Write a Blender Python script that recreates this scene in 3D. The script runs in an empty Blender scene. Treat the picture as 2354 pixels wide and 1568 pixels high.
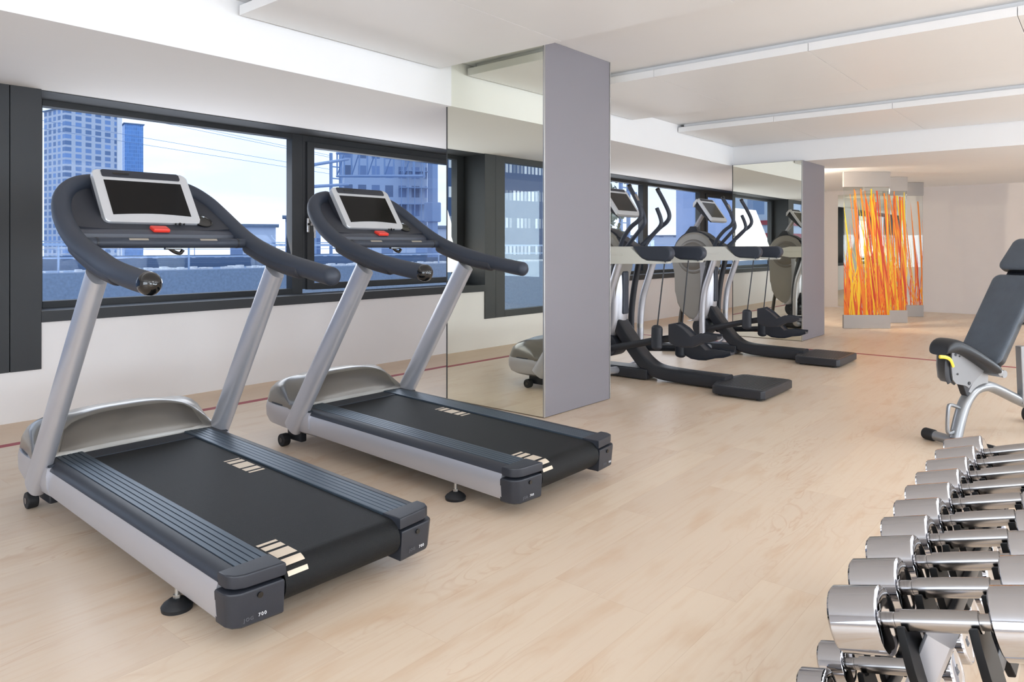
import bpy, bmesh, math, random
from mathutils import Vector, Matrix
random.seed(7)
S = bpy.context.scene
C = S.collection
PI = math.pi
H = 1.15                                   # lens height

# ------------------------------------------------------------------ materials
MATS = {}
def nodes_of(name):
    m = bpy.data.materials.new(name); m.use_nodes = True
    n = m.node_tree.nodes; l = m.node_tree.links
    return m, n, l, n['Principled BSDF']
def lin(c):
    return tuple(((v/255)/12.92 if v/255 <= .04045 else ((v/255+.055)/1.055)**2.4) for v in c)+(1,)
def mat(name, rgb, rough=.5, metal=0, bump=0, bscale=200, var=0, vscale=5, coat=0, spec=.5):
    """procedural material: slight colour variation and fine bump from noise"""
    m, n, l, b = nodes_of(name)
    col = lin(rgb)
    b.inputs['Roughness'].default_value = rough
    b.inputs['Metallic'].default_value = metal
    b.inputs['Specular IOR Level'].default_value = spec
    if coat:
        b.inputs['Coat Weight'].default_value = coat; b.inputs['Coat Roughness'].default_value = .08
    tc = n.new('ShaderNodeTexCoord')
    nz = n.new('ShaderNodeTexNoise'); nz.inputs['Scale'].default_value = vscale; nz.inputs['Detail'].default_value = 4
    l.new(tc.outputs['Object'], nz.inputs['Vector'])
    mx = n.new('ShaderNodeMix'); mx.data_type = 'RGBA'
    mx.inputs['A'].default_value = tuple(v*(1-var) for v in col[:3])+(1,)
    mx.inputs['B'].default_value = tuple(min(1, v*(1+var)) for v in col[:3])+(1,)
    l.new(nz.outputs['Fac'], mx.inputs['Factor']); l.new(mx.outputs['Result'], b.inputs['Base Color'])
    if bump:
        bz = n.new('ShaderNodeTexNoise'); bz.inputs['Scale'].default_value = bscale; bz.inputs['Detail'].default_value = 3
        l.new(tc.outputs['Object'], bz.inputs['Vector'])
        bp = n.new('ShaderNodeBump'); bp.inputs['Strength'].default_value = bump; bp.inputs['Distance'].default_value = .002
        l.new(bz.outputs['Fac'], bp.inputs['Height']); l.new(bp.outputs['Normal'], b.inputs['Normal'])
    MATS[name] = m
    return m
M = MATS
mat('wall_paint', (236,232,231), .75, var=.015)
mat('far_paint', (212,203,198), .75, var=.02)
mat('ceiling_paint', (244,243,243), .8, var=.01)
mat('panel_paint', (244,243,243), .45, var=.01)
mat('window_frame', (44,46,49), .5, metal=.05, var=.04)
mat('sill_metal', (62,64,67), .6, spec=.3)
mat('silver_paint', (190,190,196), .34, metal=.55, var=.03)
mat('hood_paint', (124,120,114), .3, metal=.5, var=.03, coat=.3)
mat('hood_dark', (96,92,87), .28, metal=.55, var=.03, coat=.3)
mat('dark_plastic', (42,45,53), .42, bump=.15, bscale=500, var=.04)
mat('console_plastic', (44,46,54), .5, bump=.2, bscale=700, var=.04)
mat('grip_rubber', (48,54,66), .5, bump=.15, bscale=600, var=.04)
mat('rail_metal', (86,98,110), .42, metal=.65, var=.05)
mat('groove', (36,42,52), .5)
mat('belt_rubber', (19,21,23), .55, spec=.3, bump=1, bscale=420, var=.12, vscale=3)
mat('belt_mark', (222,206,186), .6)
mat('black_gloss', (10,10,11), .06, coat=.5)
mat('screen_black', (8,8,9), .12, spec=.35)
mat('screen_frame', (214,215,218), .28, metal=.45, var=.02)
mat('red_plastic', (232,62,48), .35)
mat('ledge_plastic', (66,69,79), .4, bump=.1, bscale=500)
mat('saddle_plastic', (9,9,11), .45, spec=.2, var=.05)
mat('rubber', (26,27,30), .6, bump=.2, bscale=300)
mat('black_metal', (36,38,44), .38, bump=.08, bscale=400, var=.05)
mat('chrome', (186,186,190), .045, metal=1)
mat('chrome_soft', (164,162,162), .22, metal=1)
mat('zinc', (190,190,188), .3, metal=.9)
mat('champagne', (150,142,136), .45, metal=.2, var=.03)
mat('column_laminate', (134,130,136), .5, metal=.15, var=.03, vscale=2)
mat('elliptical_shell', (222,221,213), .32, metal=.1, var=.02)
mat('taupe_shell', (150,146,139), .32, metal=.2, var=.03, coat=.3)
mat('pad_leather', (76,84,94), .3, bump=.9, bscale=260, var=.25, vscale=14)
mat('black_leather', (36,38,42), .36, bump=.25, bscale=200, var=.1)
mat('bench_metal', (150,152,155), .3, metal=.7, var=.03)
mat('bracket_metal', (134,134,136), .4, metal=.3)
mat('yellow_plastic', (240,206,70), .4)
mat('red_tape', (160,62,72), .5, var=.05)
mat('marking_grey', (92,94,100), .5)
mat('marking_white', (225,225,228), .5)
mat('sensor_metal', (196,188,176), .3, metal=.7)
mat('lamp_body', (230,230,228), .5)

def mirror_mat():
    m, n, l, b = nodes_of('mirror_glass')
    b.inputs['Base Color'].default_value = lin((238,238,226)); b.inputs['Metallic'].default_value = 1
    b.inputs['Roughness'].default_value = 0.0
    MATS['mirror_glass'] = m
mirror_mat()

def glass_mat(name, tint, refl=.08, dirt=0):
    m = bpy.data.materials.new(name); m.use_nodes = True
    n = m.node_tree.nodes; l = m.node_tree.links; n.clear()
    out = n.new('ShaderNodeOutputMaterial'); tr = n.new('ShaderNodeBsdfTransparent'); gl = n.new('ShaderNodeBsdfGlossy')
    fr = n.new('ShaderNodeFresnel'); fr.inputs['IOR'].default_value = 1.45
    tr.inputs['Color'].default_value = lin(tint); gl.inputs['Roughness'].default_value = .0
    mx = n.new('ShaderNodeMixShader')
    mt = n.new('ShaderNodeMath'); mt.operation = 'MULTIPLY'; mt.inputs[1].default_value = refl/.08
    l.new(fr.outputs[0], mt.inputs[0])
    l.new(mt.outputs[0], mx.inputs[0]); l.new(tr.outputs[0], mx.inputs[1]); l.new(gl.outputs[0], mx.inputs[2])
    last = mx
    if dirt:
        df = n.new('ShaderNodeBsdfDiffuse'); df.inputs['Color'].default_value = (.7,.75,.8,1)
        tc = n.new('ShaderNodeTexCoord'); nz = n.new('ShaderNodeTexNoise'); nz.inputs['Scale'].default_value = 180
        l.new(tc.outputs['Object'], nz.inputs['Vector'])
        rp = n.new('ShaderNodeMapRange'); rp.inputs['From Min'].default_value = .45; rp.inputs['From Max'].default_value = .8
        rp.inputs['To Max'].default_value = dirt
        l.new(nz.outputs['Fac'], rp.inputs['Value'])
        m2 = n.new('ShaderNodeMixShader'); l.new(rp.outputs[0], m2.inputs[0]); l.new(mx.outputs[0], m2.inputs[1]); l.new(df.outputs[0], m2.inputs[2])
        last = m2
    l.new(last.outputs[0], out.inputs[0])
    MATS[name] = m
glass_mat('window_glass', (240,246,253), .012, dirt=.04)
glass_mat('art_glass', (248,250,248), .05)

def floor_mat():
    m, n, l, b = nodes_of('maple_floor')
    tc = n.new('ShaderNodeTexCoord'); sp = n.new('ShaderNodeSeparateXYZ'); l.new(tc.outputs['Object'], sp.inputs[0])
    def math_(op, a, b_=None, c=None):
        k = n.new('ShaderNodeMath'); k.operation = op
        for i, v in enumerate((a, b_, c)):
            if v is None: continue
            if isinstance(v, (int, float)): k.inputs[i].default_value = v
            else: l.new(v, k.inputs[i])
        return k.outputs[0]
    W, L = .185, 1.25
    row = math_('FLOOR', math_('DIVIDE', sp.outputs['Y'], W))
    wn = n.new('ShaderNodeTexWhiteNoise'); wn.noise_dimensions = '1D'; l.new(row, wn.inputs['W'])
    xo = math_('ADD', sp.outputs['X'], math_('MULTIPLY', wn.outputs['Value'], 7.3))
    col_ = math_('FLOOR', math_('DIVIDE', xo, L))
    idv = n.new('ShaderNodeCombineXYZ'); l.new(row, idv.inputs[0]); l.new(col_, idv.inputs[1])
    w2 = n.new('ShaderNodeTexWhiteNoise'); w2.noise_dimensions = '2D'; l.new(idv.outputs[0], w2.inputs['Vector'])
    # grain coordinates, shifted for every board
    gx = math_('ADD', math_('MULTIPLY', sp.outputs['X'], 1.0), math_('MULTIPLY', w2.outputs['Value'], 40))
    gy = math_('MULTIPLY', sp.outputs['Y'], 3.6)
    gv = n.new('ShaderNodeCombineXYZ'); l.new(gx, gv.inputs[0]); l.new(gy, gv.inputs[1]); l.new(math_('MULTIPLY', w2.outputs['Value'], 11), gv.inputs[2])
    big = n.new('ShaderNodeTexNoise'); big.inputs['Scale'].default_value = 1.5; big.inputs['Detail'].default_value = 3; big.inputs['Distortion'].default_value = .9
    l.new(gv.outputs[0], big.inputs['Vector'])
    rings = n.new('ShaderNodeMath'); rings.operation = 'PINGPONG'; rings.inputs[1].default_value = .5
    l.new(math_('MULTIPLY', big.outputs['Fac'], 13), rings.inputs[0])
    mask = n.new('ShaderNodeTexNoise'); mask.inputs['Scale'].default_value = 1.1; mask.inputs['Detail'].default_value = 2
    l.new(gv.outputs[0], mask.inputs['Vector'])
    mk = n.new('ShaderNodeMapRange'); mk.inputs['From Min'].default_value = .5; mk.inputs['From Max'].default_value = .72; l.new(mask.outputs['Fac'], mk.inputs['Value'])
    ln = n.new('ShaderNodeMapRange'); ln.inputs['From Min'].default_value = .0; ln.inputs['From Max'].default_value = .17
    ln.inputs['To Min'].default_value = 1; ln.inputs['To Max'].default_value = 0; l.new(rings.outputs[0], ln.inputs['Value'])
    line = math_('MULTIPLY', ln.outputs[0], mk.outputs[0])
    # fine streaks
    fv = n.new('ShaderNodeCombineXYZ'); l.new(math_('MULTIPLY', gx, 2.2), fv.inputs[0]); l.new(math_('MULTIPLY', sp.outputs['Y'], 55), fv.inputs[1])
    fine = n.new('ShaderNodeTexNoise'); fine.inputs['Scale'].default_value = 1; fine.inputs['Detail'].default_value = 5; l.new(fv.outputs[0], fine.inputs['Vector'])
    blot = n.new('ShaderNodeTexNoise'); blot.inputs['Scale'].default_value = 2.6; blot.inputs['Detail'].default_value = 4
    l.new(gv.outputs[0], blot.inputs['Vector'])
    def mixc(fac, a, b_):
        k = n.new('ShaderNodeMix'); k.data_type = 'RGBA'
        if isinstance(fac, (int, float)): k.inputs['Factor'].default_value = fac
        else: l.new(fac, k.inputs['Factor'])
        for s, v in (('A', a), ('B', b_)):
            if isinstance(v, tuple): k.inputs[s].default_value = v
            else: l.new(v, k.inputs[s])
        return k.outputs['Result']
    c = mixc(w2.outputs['Value'], lin((217,196,174)), lin((224,204,181)))
    bl = n.new('ShaderNodeMapRange'); bl.inputs['From Min'].default_value = .52; bl.inputs['From Max'].default_value = .85; l.new(blot.outputs['Fac'], bl.inputs['Value'])
    c = mixc(bl.outputs[0], c, lin((206,174,142)))
    c = mixc(math_('MULTIPLY', line, .42), c, lin((192,148,112)))
    fr = n.new('ShaderNodeMapRange'); fr.inputs['From Min'].default_value = .5; fr.inputs['From Max'].default_value = .9; fr.inputs['To Max'].default_value = .45; l.new(fine.outputs['Fac'], fr.inputs['Value'])
    c = mixc(fr.outputs[0], c, lin((206,170,136)))
    # seams
    fy = math_('FRACT', math_('DIVIDE', sp.outputs['Y'], W)); fx = math_('FRACT', math_('DIVIDE', xo, L))
    seam = math_('MAXIMUM', math_('LESS_THAN', fy, .009), math_('LESS_THAN', fx, .0016))
    c = mixc(math_('MULTIPLY', seam, .22), c, lin((170,130,96)))
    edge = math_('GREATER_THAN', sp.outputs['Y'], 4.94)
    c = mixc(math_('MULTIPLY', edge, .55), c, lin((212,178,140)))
    l.new(c, b.inputs['Base Color'])
    b.inputs['Roughness'].default_value = .34; b.inputs['Specular IOR Level'].default_value = .4
    bp = n.new('ShaderNodeBump'); bp.inputs['Strength'].default_value = .04; l.new(fine.outputs['Fac'], bp.inputs['Height']); l.new(bp.outputs['Normal'], b.inputs['Normal'])
    MATS['maple_floor'] = m
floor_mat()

def facade(name, wall, pane, cw, ch, fw=.55, fh=.5, var=.3, rough=.6, diag=0, lit=None):
    """grid of windows in object space (x+y along the wall, z up)"""
    m, n, l, b = nodes_of(name)
    tc = n.new('ShaderNodeTexCoord'); sp = n.new('ShaderNodeSeparateXYZ'); l.new(tc.outputs['Object'], sp.inputs[0])
    def math_(op, a, b_=None):
        k = n.new('ShaderNodeMath'); k.operation = op
        for i, v in enumerate((a, b_)):
            if v is None: continue
            if isinstance(v, (int, float)): k.inputs[i].default_value = v
            else: l.new(v, k.inputs[i])
        return k.outputs[0]
    u = math_('DIVIDE', math_('ADD', sp.outputs['X'], sp.outputs['Y']), cw); v = math_('DIVIDE', sp.outputs['Z'], ch)
    mk = math_('MULTIPLY', math_('LESS_THAN', math_('FRACT', u), fw), math_('LESS_THAN', math_('FRACT', v), fh))
    cell = n.new('ShaderNodeCombineXYZ'); l.new(math_('FLOOR', u), cell.inputs[0]); l.new(math_('FLOOR', v), cell.inputs[1])
    wn = n.new('ShaderNodeTexWhiteNoise'); wn.noise_dimensions = '2D'; l.new(cell.outputs[0], wn.inputs['Vector'])
    pm = n.new('ShaderNodeMix'); pm.data_type = 'RGBA'; p = lin(pane)
    pm.inputs['A'].default_value = tuple(q*(1-var) for q in p[:3])+(1,); pm.inputs['B'].default_value = lin(lit) if lit else tuple(min(1, q*(1+var)) for q in p[:3])+(1,)
    l.new(wn.outputs['Value'], pm.inputs['Factor'])
    mx = n.new('ShaderNodeMix'); mx.data_type = 'RGBA'; mx.inputs['A'].default_value = lin(wall)
    l.new(pm.outputs['Result'], mx.inputs['B']); l.new(mk, mx.inputs['Factor']); l.new(mx.outputs['Result'], b.inputs['Base Color'])
    b.inputs['Roughness'].default_value = rough
    MATS[name] = m
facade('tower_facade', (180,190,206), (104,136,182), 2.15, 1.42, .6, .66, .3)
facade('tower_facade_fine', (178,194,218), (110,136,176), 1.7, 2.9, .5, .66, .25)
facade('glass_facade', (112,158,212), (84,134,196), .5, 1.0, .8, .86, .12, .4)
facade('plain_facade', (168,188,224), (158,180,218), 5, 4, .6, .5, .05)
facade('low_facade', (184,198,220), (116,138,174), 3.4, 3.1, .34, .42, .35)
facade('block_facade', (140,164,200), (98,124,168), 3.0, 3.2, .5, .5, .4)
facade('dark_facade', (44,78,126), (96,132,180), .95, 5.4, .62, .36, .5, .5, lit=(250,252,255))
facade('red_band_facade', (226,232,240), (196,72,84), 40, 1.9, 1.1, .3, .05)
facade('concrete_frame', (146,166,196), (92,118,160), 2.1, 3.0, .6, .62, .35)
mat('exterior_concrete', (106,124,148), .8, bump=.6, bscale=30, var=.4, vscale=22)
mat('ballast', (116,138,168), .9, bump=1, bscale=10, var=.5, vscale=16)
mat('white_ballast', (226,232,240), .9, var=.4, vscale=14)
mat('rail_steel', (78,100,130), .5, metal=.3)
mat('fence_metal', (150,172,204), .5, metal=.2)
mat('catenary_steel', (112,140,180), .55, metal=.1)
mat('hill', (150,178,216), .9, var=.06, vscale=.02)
mat('leaf', (58,84,52), .7, var=.4, vscale=3)
mat('bark', (84,74,64), .9)
mat('flame_yellow', (255,218,16), .4); mat('flame_orange', (250,140,10), .4); mat('flame_red', (226,76,6), .4)
for k in ('flame_yellow','flame_orange','flame_red'):     # printed film lets light through
    m = MATS[k]; n = m.node_tree.nodes; l = m.node_tree.links; b = n['Principled BSDF']
    t = n.new('ShaderNodeBsdfTranslucent'); mx = n.new('ShaderNodeMixShader'); mx.inputs[0].default_value = .45
    l.new(n['Mix'].outputs['Result'], t.inputs['Color'])
    l.new(b.outputs[0], mx.inputs[1]); l.new(t.outputs[0], mx.inputs[2]); l.new(mx.outputs[0], n['Material Output'].inputs[0])

# ------------------------------------------------------------------ mesh helpers
def new(): return bmesh.new()
def add_faces(bm, vs, fs):
    bv = [bm.verts.new(v) for v in vs]
    out = []
    for f in fs:
        try: out.append(bm.faces.new([bv[i] for i in f]))
        except ValueError: pass
    return bv, out
def box(bm, x0, x1, y0, y1, z0, z1, bev=0, seg=2, rot=None, piv=None):
    b = bmesh.new()
    vs = [(x, y, z) for z in (z0, z1) for y in (y0, y1) for x in (x0, x1)]
    add_faces(b, vs, [(0,2,3,1),(4,5,7,6),(0,1,5,4),(2,6,7,3),(0,4,6,2),(1,3,7,5)])
    if bev: bmesh.ops.bevel(b, geom=list(b.edges), offset=bev, segments=seg, affect='EDGES', profile=.5)
    if rot is not None:
        p = Vector(piv or ((x0+x1)/2, (y0+y1)/2, (z0+z1)/2))
        b.transform(Matrix.Translation(p) @ rot.to_4x4() @ Matrix.Translation(-p))
    merge(bm, b); return bm
def merge(bm, b):
    me = bpy.data.meshes.new('tmp'); b.to_mesh(me); b.free(); bm.from_mesh(me); bpy.data.meshes.remove(me)
def prism(bm, pts, axis, a0, a1, bev=0, seg=2, bevall=False):
    """polygon pts (2D) extruded along axis 0,1,2 from a0 to a1; the 2D coords are the other two axes in order"""
    b = bmesh.new()
    def P(p, a):
        q = list(p); q.insert(axis, a); return tuple(q)
    n = len(pts)
    vs = [P(p, a0) for p in pts]+[P(p, a1) for p in pts]
    fs = [tuple(range(n))[::-1], tuple(range(n, 2*n))]+[(i, (i+1) % n, n+(i+1) % n, n+i) for i in range(n)]
    add_faces(b, vs, fs)
    if bev:
        es = [e for e in b.edges if bevall or abs(e.verts[0].co[axis]-e.verts[1].co[axis]) < 1e-6]
        bmesh.ops.bevel(b, geom=es, offset=bev, segments=seg, affect='EDGES', profile=.5)
    bmesh.ops.recalc_face_normals(b, faces=b.faces)
    merge(bm, b); return bm
def spline(pts, n=6):
    """Catmull-Rom through the points (tuples of any length)"""
    out = []
    P = [pts[0]]+list(pts)+[pts[-1]]
    for i in range(1, len(P)-2):
        for k in range(n):
            t = k/n
            out.append(tuple(.5*((2*b)+(-a+c)*t+(2*a-5*b+4*c-d)*t*t+(-a+3*b-3*c+d)*t**3) for a, b, c, d in zip(P[i-1], P[i], P[i+1], P[i+2])))
    out.append(tuple(pts[-1])); return out
def tube(bm, pts, r, seg=16, smooth=0, cap=True, up=(0,0,1), rnd=0, sq=2.0, taper=None):
    """sweep; r = radius or (ra, rb) (ra along the side vector, rb along the up vector); sq>2 squarer section; rnd rounds the ends"""
    if smooth: pts = spline(pts, smooth)
    pts = [Vector(p) for p in pts]
    n = len(pts)
    ra, rb = (r, r) if isinstance(r, (int, float)) else r
    rings = []
    upv = Vector(up)
    def frame(t):
        s = t.cross(upv)
        if s.length < 1e-4: s = t.cross(Vector((0,1,0)))
        s.normalize(); u = s.cross(t).normalized(); return s, u
    prev = None
    items = []
    for i, p in enumerate(pts):
        t = (pts[min(i+1, n-1)]-pts[max(i-1, 0)]).normalized()
        items.append((p, t, 1 if taper is None else taper(i/(n-1))))
    if rnd:
        p, t, k = items[0]; pre = [(p-t*rnd*math.sin(a), t, k*max(.02, math.cos(a))) for a in (1.5, 1.15, .8, .4)]
        p, t, k = items[-1]; post = [(p+t*rnd*math.sin(a), t, k*max(.02, math.cos(a))) for a in (.4, .8, 1.15, 1.5)]
        items = pre+items+post
    for p, t, k in items:
        s, u = frame(t)
        if prev is not None and s.dot(prev) < 0: s = -s; u = -u
        prev = s
        ring = []
        for j in range(seg):
            a = 2*PI*j/seg; ca, sa = math.cos(a), math.sin(a)
            e = 2/sq
            x = math.copysign(abs(ca)**e, ca)*ra*k; y = math.copysign(abs(sa)**e, sa)*rb*k
            ring.append(bm.verts.new(p+s*x+u*y))
        rings.append(ring)
    for a, b in zip(rings[:-1], rings[1:]):
        for j in range(seg):
            bm.faces.new((a[j], a[(j+1) % seg], b[(j+1) % seg], b[j]))
    if cap:
        bm.faces.new(rings[0][::-1]); bm.faces.new(rings[-1])
    return bm
def lathe(bm, prof, o=(0,0,0), d=(0,0,1), seg=32):
    """prof: list of (distance along d, radius)"""
    o = Vector(o); d = Vector(d).normalized()
    s = d.orthogonal().normalized(); u = d.cross(s)
    rings = []
    for h, r in prof:
        rings.append([bm.verts.new(o+d*h+(s*math.cos(2*PI*j/seg)+u*math.sin(2*PI*j/seg))*max(r, 1e-4)) for j in range(seg)])
    for a, b in zip(rings[:-1], rings[1:]):
        for j in range(seg): bm.faces.new((a[j], a[(j+1) % seg], b[(j+1) % seg], b[j]))
    bm.faces.new(rings[0][::-1]); bm.faces.new(rings[-1])
    return bm
def cyl(bm, o, d, L, r, seg=24, bev=0):
    if bev: return lathe(bm, [(0, r-bev), (bev*.3, r-bev*.3), (bev, r), (L-bev, r), (L-bev*.3, r-bev*.3), (L, r-bev)], o, d, seg)
    return lathe(bm, [(0, r), (L, r)], o, d, seg)
def loft(bm, rings, cap=True, closed=True):
    R = [[bm.verts.new(p) for p in ring] for ring in rings]
    n = len(R[0])
    for a, b in zip(R[:-1], R[1:]):
        for j in range(n if closed else n-1): bm.faces.new((a[j], a[(j+1) % n], b[(j+1) % n], b[j]))
    if cap: bm.faces.new(R[0][::-1]); bm.faces.new(R[-1])
    return bm
def obj(name, bm, m, parent=None, label=None, sharp=35, mats=None, loc=None):
    bmesh.ops.recalc_face_normals(bm, faces=bm.faces)
    me = bpy.data.meshes.new(name); bm.to_mesh(me); bm.free()
    for k in (mats or [m]): me.materials.append(MATS[k] if isinstance(k, str) else k)
    me.polygons.foreach_set('use_smooth', [True]*len(me.polygons))
    me.set_sharp_from_angle(angle=math.radians(sharp))
    o = bpy.data.objects.new(name, me); C.objects.link(o)
    wn = o.modifiers.new('WeightedNormal', 'WEIGHTED_NORMAL'); wn.keep_sharp = True; wn.weight = 50
    if parent: o.parent = parent
    if label: o['label'] = label
    if loc: o.location = loc
    return o
def thing(name, label, cat, loc=(0,0,0), rotz=0, group=None):
    o = bpy.data.objects.new(name, None); C.objects.link(o); o.empty_display_size = .1
    o.location = loc; o.rotation_euler = (0,0,rotz); o['label'] = label; o['category'] = cat
    if group: o['group'] = group
    return o
def tag(o, label, cat, group=None):
    o['label'] = label; o['category'] = cat
    if group: o['group'] = group
    return o
def struct(name, bm, m, parent=None, **k):
    o = obj(name, bm, m, parent, **k)
    if not parent: o['kind'] = 'structure'
    return o
def dup(root, loc, rotz, label):
    def cp(o, par):
        c = o.copy(); C.objects.link(c); c.parent = par
        for ch in o.children: cp(ch, c)
        return c
    r = cp(root, None); r.location = loc; r.rotation_euler = (0,0,rotz); r['label'] = label
    return r
def text_mesh(name, s, size, m, parent, mtx, extrude=.0006, font_space=1.3):
    cu = bpy.data.curves.new(name, 'FONT'); cu.body = s; cu.size = size; cu.extrude = extrude; cu.space_character = font_space
    t = bpy.data.objects.new(name+'_src', cu); C.objects.link(t)
    me = bpy.data.meshes.new_from_object(t.evaluated_get(bpy.context.evaluated_depsgraph_get()))
    bpy.data.objects.remove(t); bpy.data.curves.remove(cu)
    me.transform(mtx); me.materials.clear(); me.materials.append(MATS[m]); me.name = name
    o = bpy.data.objects.new(name, me); C.objects.link(o); o.parent = parent
    return o

# ------------------------------------------------------------------ room shell
XL, XR, YB, YW = -3.5, 14.43, -5.0, 5.50
SOF, CEI = 2.20, 2.54
YG = 5.87                                   # plane of the recessed panes
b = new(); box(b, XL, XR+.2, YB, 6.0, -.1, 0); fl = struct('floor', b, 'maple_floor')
# ceiling: high part, and low part beyond the far bulkhead and along the windows
b = new(); box(b, XL, 9.25, YB, 3.95, CEI, CEI+.12); struct('ceiling', b, 'ceiling_paint')
b = new(); box(b, XL, XR, 3.79, YW+.02, SOF, CEI-.001); box(b, 9.09, XR, YB, 3.79, SOF, CEI-.001); struct('ceiling_soffit', b, 'ceiling_paint')
# window wall with recessed openings
def wall_seg(x0, x1, z0, z1, y0=YW, y1=5.95):
    bb = new(); box(bb, x0, x1, y0, y1, z0, z1); return bb
b = new()
ZS = .643
box(b, 1.686, 6.75, YW, 5.98, 0, ZS); box(b, 6.75, 8.20, YW, 5.98, 0, SOF+.34); box(b, 8.20, XR, YW, 5.98, 0, ZS)
box(b, XL, 1.686, YW+.12, 5.98, 0, .34); box(b, XL, 1.50, YW, YW+.125, 0, .335)
box(b, 1.50, 1.686, YW, YW+.12, 0, .332)
box(b, XL, 6.75, YW+.02, 5.98, SOF, CEI); box(b, 8.2, XR, YW+.02, 5.98, SOF, CEI)
struct('wall_window_side', b, 'wall_paint')
b = new(); box(b, XR, XR+.15, YB, 6.0, 0, CEI); struct('wall_far', b, 'far_paint')
b = new(); box(b, XL-.15, XL, YB, 6.0, 0, CEI+.1); struct('wall_near', b, 'wall_paint')
b = new(); box(b, XL-.15, XR+.15, YB-.15, YB, 0, CEI+.1); struct('wall_back', b, 'wall_paint')
# dark metal pier panels beside the low window
b = new(); box(b, 1.522, 1.70, YW-.012, YG+.05, .332, SOF, .002)
struct('trim_1', b, 'window_frame')
# windows: each a recessed dark frame with its pane
def window(idx, x0, x1, g, z0, z1, yg=YG, fr=.06, sash=False, handle=None):
    """x0..x1 frame, g = (gx0,gx1) pane"""
    b = new()
    y0, y1 = yg-.045, yg+.05
    box(b, x0, g[0], y0, y1, z0-.05, SOF-.001, .003); box(b, g[1], x1, y0, y1, z0-.05, SOF-.001, .003)
    box(b, g[0], g[1], y0, y1, z0-.06, z0, .003); box(b, g[0], g[1], y0, y1, z1, SOF-.001, .003)
    w = struct('window_%d' % idx, b, 'window_frame')
    if sash:                                # opening casement: a raised sash around the pane
        s = new()
        box(s, g[0]-.075, g[0]+.004, y0-.022, y0+.02, z0-.055, z1+.05, .004); box(s, g[1]-.004, g[1]+.075, y0-.022, y0+.02, z0-.055, z1+.05, .004)
        box(s, g[0], g[1], y0-.022, y0+.02, z0-.055, z0+.004, .004); box(s, g[0], g[1], y0-.022, y0+.02, z1-.004, z1+.05, .004)
        struct('sash', s, 'window_frame', w)
    p = new(); box(p, g[0]-.01, g[1]+.01, yg+.01, yg+.02, z0-.01, z1+.01); struct('pane', p, 'window_glass', w)
    if handle is not None:
        h = new(); hx = handle; yy = y0-.022
        box(h, hx-.014, hx+.014, yy-.012, yy, 1.28, 1.42, .008)
        tube(h, [(hx, yy-.008, 1.36), (hx, yy-.055, 1.36), (hx+.03, yy-.06, 1.355), (hx+.034, yy-.06, 1.34), (hx+.036, yy-.06, 1.23)], .011, 10)
        struct('handle', h, 'chrome_soft', w)
    return w
window(1, 1.70, 3.95, (1.811, 3.837), .76, 2.15)
window(2, 3.95, 6.75, (4.062, 6.62), .80, 2.09, sash=True, handle=3.99)
window(3, 8.20, 10.44, (8.45, 10.36), .76, 2.15)
window(4, 10.44, 12.62, (10.52, 12.47), .76, 2.15)
window(5, 12.62, XR, (12.76, 14.25), .80, 2.09, sash=True)
# low window to the left of the pier, flush with the wall, seen in the mirror
b = new()
y0, y1 = YW-.01, YW+.07
box(b, 1.36, 1.518, y0, y1, .332, SOF, .003); box(b, -2.9, -2.75, y0, y1, .332, SOF, .003)
box(b, -2.75, 1.36, y0, y1, .332, .41, .003); box(b, -2.75, 1.36, y0, y1, 2.13, SOF, .003)
w0 = struct('window_6', b, 'window_frame')
p = new(); box(p, -2.76, 1.37, YW+.03, YW+.04, .40, 2.14); struct('pane', p, 'window_glass', w0)
# sills and reveals of the recess
for nm, x0, x1 in (('trim_2', 1.70, 6.75), ('trim_3', 8.20, XR)):
    b = new()
    box(b, x0, x1, YW-.014, YW+.02, .643, .718, .002)
    box(b, x0, x1, YW+.02, YG-.03, .60, .712)
    box(b, x0, x1, YW+.01, YG-.03, SOF-.006, SOF-.0005)
    struct(nm, b, 'sill_metal')
b = new(); box(b, 6.74, 6.755, YW-.012, YG, .62, SOF-.002); box(b, 8.195, 8.21, YW-.012, YG, .62, SOF-.002); struct('trim_4', b, 'window_frame')
# skirting strip of wood where floor meets the wall is flush; red line taped on the floor
b = new()
yr, xr = 4.905, 8.33
box(b, XL, xr+.03, yr-.032, yr+.032, .0, .0012); box(b, xr-.03, xr+.03, YB, yr-.032, .0, .0012)
struct('floor_stripe', b, 'red_tape')
bpy.data.objects['floor_stripe'].name = 'trim_5'

# suspended ceiling rafts
def raft(x0, x1, y0, y1, joints, label):
    t = thing('ceiling_raft', label, 'ceiling panel', ((x0+x1)/2, (y0+y1)/2, 2.45), group='suspended ceiling rafts')
    cx, cy = (x0+x1)/2, (y0+y1)/2
    ys = [y0]+sorted(joints)+[y1]
    for a, c in zip(ys[:-1], ys[1:]):
        b = new(); box(b, x0-cx, x1-cx, a-cy+.0015, c-cy-.0015, 0, .055, .002); obj('panel', b, 'panel_paint', t)
    b = new(); box(b, x0-cx+.05, x1-cx-.05, y0-cy+.05, y1-cy-.05, .055, .09); obj('backing_frame', b, 'panel_paint', t)
    return t
raft(2.14, 3.715, -4.6, 3.765, [2.674, 1.54, .4, -.75, -1.9, -3.05], 'white ceiling raft above the two treadmills, left of the near mirror column')
raft(4.945, 6.49, -4.6, 3.775, [2.689, 1.544, .4, -.75, -1.9, -3.05], 'white ceiling raft above the front elliptical, between the two columns')
raft(7.52, 9.08, -4.6, 3.78, [2.695, 1.578, .43, -.72, -1.87, -3.02], 'white ceiling raft nearest the far bulkhead, in front of the far column')

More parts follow.
